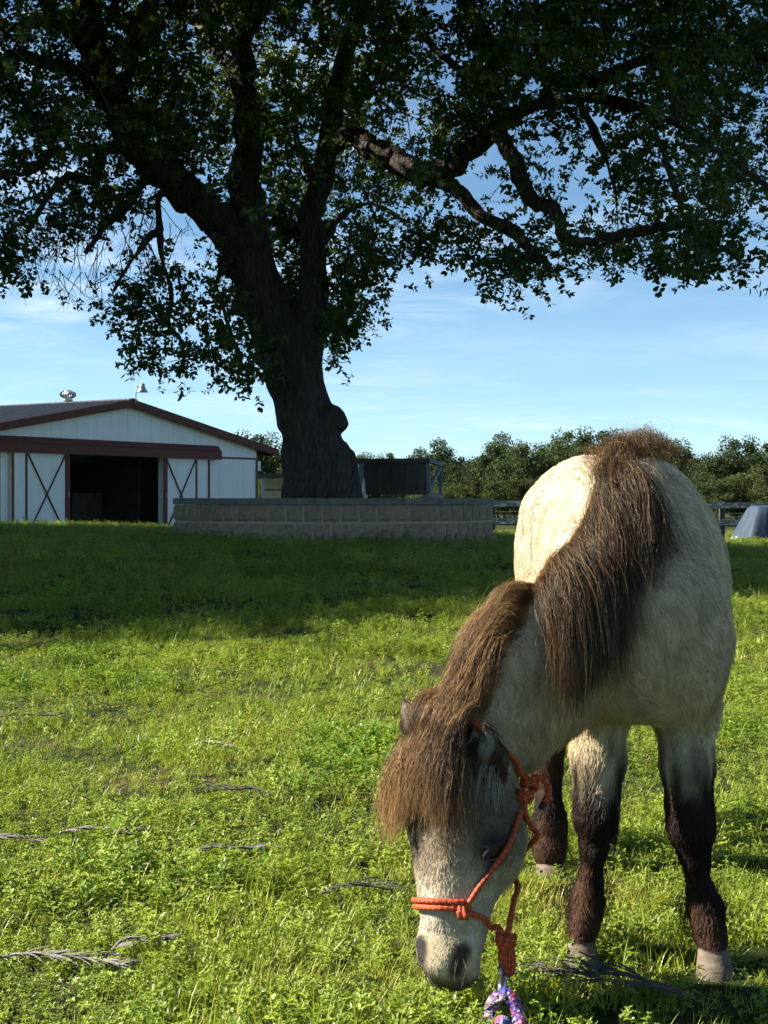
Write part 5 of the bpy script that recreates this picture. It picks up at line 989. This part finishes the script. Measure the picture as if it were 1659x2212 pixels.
    A = [W(1080, 2148, 2.36), W(1098, 2150, 2.355), W(1113, 2172, 2.345), W(1122, 2200, 2.335), W(1124, 2232, 2.30), W(1112, 2262, 2.27), W(1085, 2290, 2.24)]
    B = [W(1080, 2148, 2.36), W(1068, 2162, 2.365), W(1058, 2185, 2.36), W(1062, 2215, 2.33), W(1080, 2235, 2.30), W(1098, 2222, 2.28)]
    rope('rope', np.array([zg(p) for p in A]) - lb, .0115, Mlead, ld); rope('rope', np.array([zg(p) for p in B]) - lb, .0105, Mlead, ld); rope('rope_end', np.array([zg(p) for p in (W(1080, 2240, 2.29), W(1085, 2218, 2.29), W(1090, 2198, 2.30))]) - lb, .0125, Mlead, ld)
    s0 = W(1090, 2096, 2.415); s1 = W(1082, 2142, 2.365)
    m = MB(); m.tube(np.array([s0 + (s1 - s0) * q for q in (.25, .5, .75, 1)]) - lb, [.007, .008, .0075, .006], 10); m.build('snap_body', Mst, ld, True)
    ring = lambda c, R_, u, v2: np.array([c + (u * math.cos(q) + v2 * math.sin(q)) * R_ for q in np.linspace(0, 2 * math.pi, 18)]) - lb
    dz = unit(s1 - s0); sd = unit(np.cross(dz, (0, 1, .2))); MB().tube(ring(s0 + dz * .006, .012, dz, sd), .0032, 8, False).build('snap_hook', Mst, ld, True); MB().tube(ring(s1 + dz * .010, .013, dz, unit(np.cross(dz, sd))), .0032, 8, False).build('swivel_ring', Mst, ld, True)
    MB().tube(np.array([s0 + dz * .028 + sd * .007, s0 + dz * .028 + sd * .014]) - lb, .003, 8).build('snap_lever', Mst, ld, True)
def ha3(): return HA
halter()

# ------------------------------------------------------------------ fallen twigs on the grass
def dry_sprays():
    Mp = m_noisy('dry_grey_leaf', (.12, .108, .095), (.25, .228, .20), 24, .85, .3); Mk = m_noisy('dark_dry_leaf', (.05, .042, .038), (.12, .10, .09), 24, .85, .3)
    R = random.Random(12)
    def spray(px, py, L, ang, mat, label, nleaf=26, leafL=.06, w=.0065, lift=.025, spread=.5):
        D = EYE * F / (py - 1080)
        for _ in range(3): z = float(gz((px - 829.5) * D / F, D)); D = (EYE - z - .03) * F / (py - 1080)
        x = (px - 829.5) * D / F; z = float(gz(x, D)); e = empty('dry_spray', (x, D, z), ang); tag(e, label, 'twig', 'dry fallen sprays in the grass'); m = MB()
        P = spline([(-L / 2, 0, lift), (-L / 5, R.uniform(-.02, .02), lift + .015), (L / 5, R.uniform(-.02, .02), lift + .012), (L / 2, 0, lift + .004)], 6); m.tube(P, np.linspace(.004, .0015, len(P)), 6); m.build('stem', mat, e, True)
        for i in range(nleaf):
            t = (i + .5) / nleaf; p = P[int(t * (len(P) - 1))]; s = 1 if i % 2 else -1; a = s * R.uniform(.15, spread); V = []; Fc = []; ll = leafL * R.uniform(.7, 1.2) * (1.05 - .4 * abs(t - .5)); d = np.array([math.cos(a), math.sin(a), R.uniform(-.12, .18)]); sd = np.array([-math.sin(a), math.cos(a), R.uniform(-.5, .5)])
            for q, ww in ((0, .25), (.3, 1), (.7, .8), (1, 0.08)): c = p + d * ll * q + np.array([0, 0, .006 * math.sin(q * 3)]); V += [c - sd * w * ww / 2, c + np.array([0, 0, .0012]), c + sd * w * ww / 2, c - np.array([0, 0, .0008])]
            for k in range(3):
                for j in range(4): Fc.append((k * 4 + j, k * 4 + (j + 1) % 4, (k + 1) * 4 + (j + 1) % 4, (k + 1) * 4 + j))
            MB().add(V, Fc).build('leaf', mat, e)
    spray(125, 2062, .26, math.radians(-18), Mp, 'large pale dry leaf spray at the lower left picture edge', 44, .065, .0055, .012)
    spray(1310, 2125, .24, math.radians(150), Mk, 'dark dry twig spray in front of the pony forefeet', 26, .10, .006, .03, .6); spray(1365, 2140, .22, math.radians(160), Mk, 'second dark dry twig spray beside the right forefoot', 18, .09, .006, .03, .5)
    spray(520, 1712, .20, math.radians(170), Mk, 'dark dry spray beside the broad green weeds', 22, .07, .006); spray(455, 1612, .20, math.radians(-35), Mp, 'pale feathery dry spray in the middle of the meadow', 20, .06, .008)
    spray(205, 1800, .20, math.radians(-12), Mp, 'small pale dry spray above the large left one', 18, .06, .006); spray(490, 1840, .22, math.radians(8), Mp, 'pale dry spray lying across a bare patch', 22, .06, .006); spray(300, 2040, .10, math.radians(20), Mp, 'curled dry leaf bunch beyond the tip of the large spray', 8, .05, .012)
    spray(770, 1924, .16, math.radians(5), Mk, 'thin dark dry spray left of the pony muzzle', 16, .06, .005); spray(20, 1815, .14, math.radians(-10), Mp, 'little dry spray at the left picture edge', 14, .05, .006); spray(60, 1548, .30, math.radians(4), Mk, 'dark dry spray far out at the left edge', 18, .08, .008)
dry_sprays()
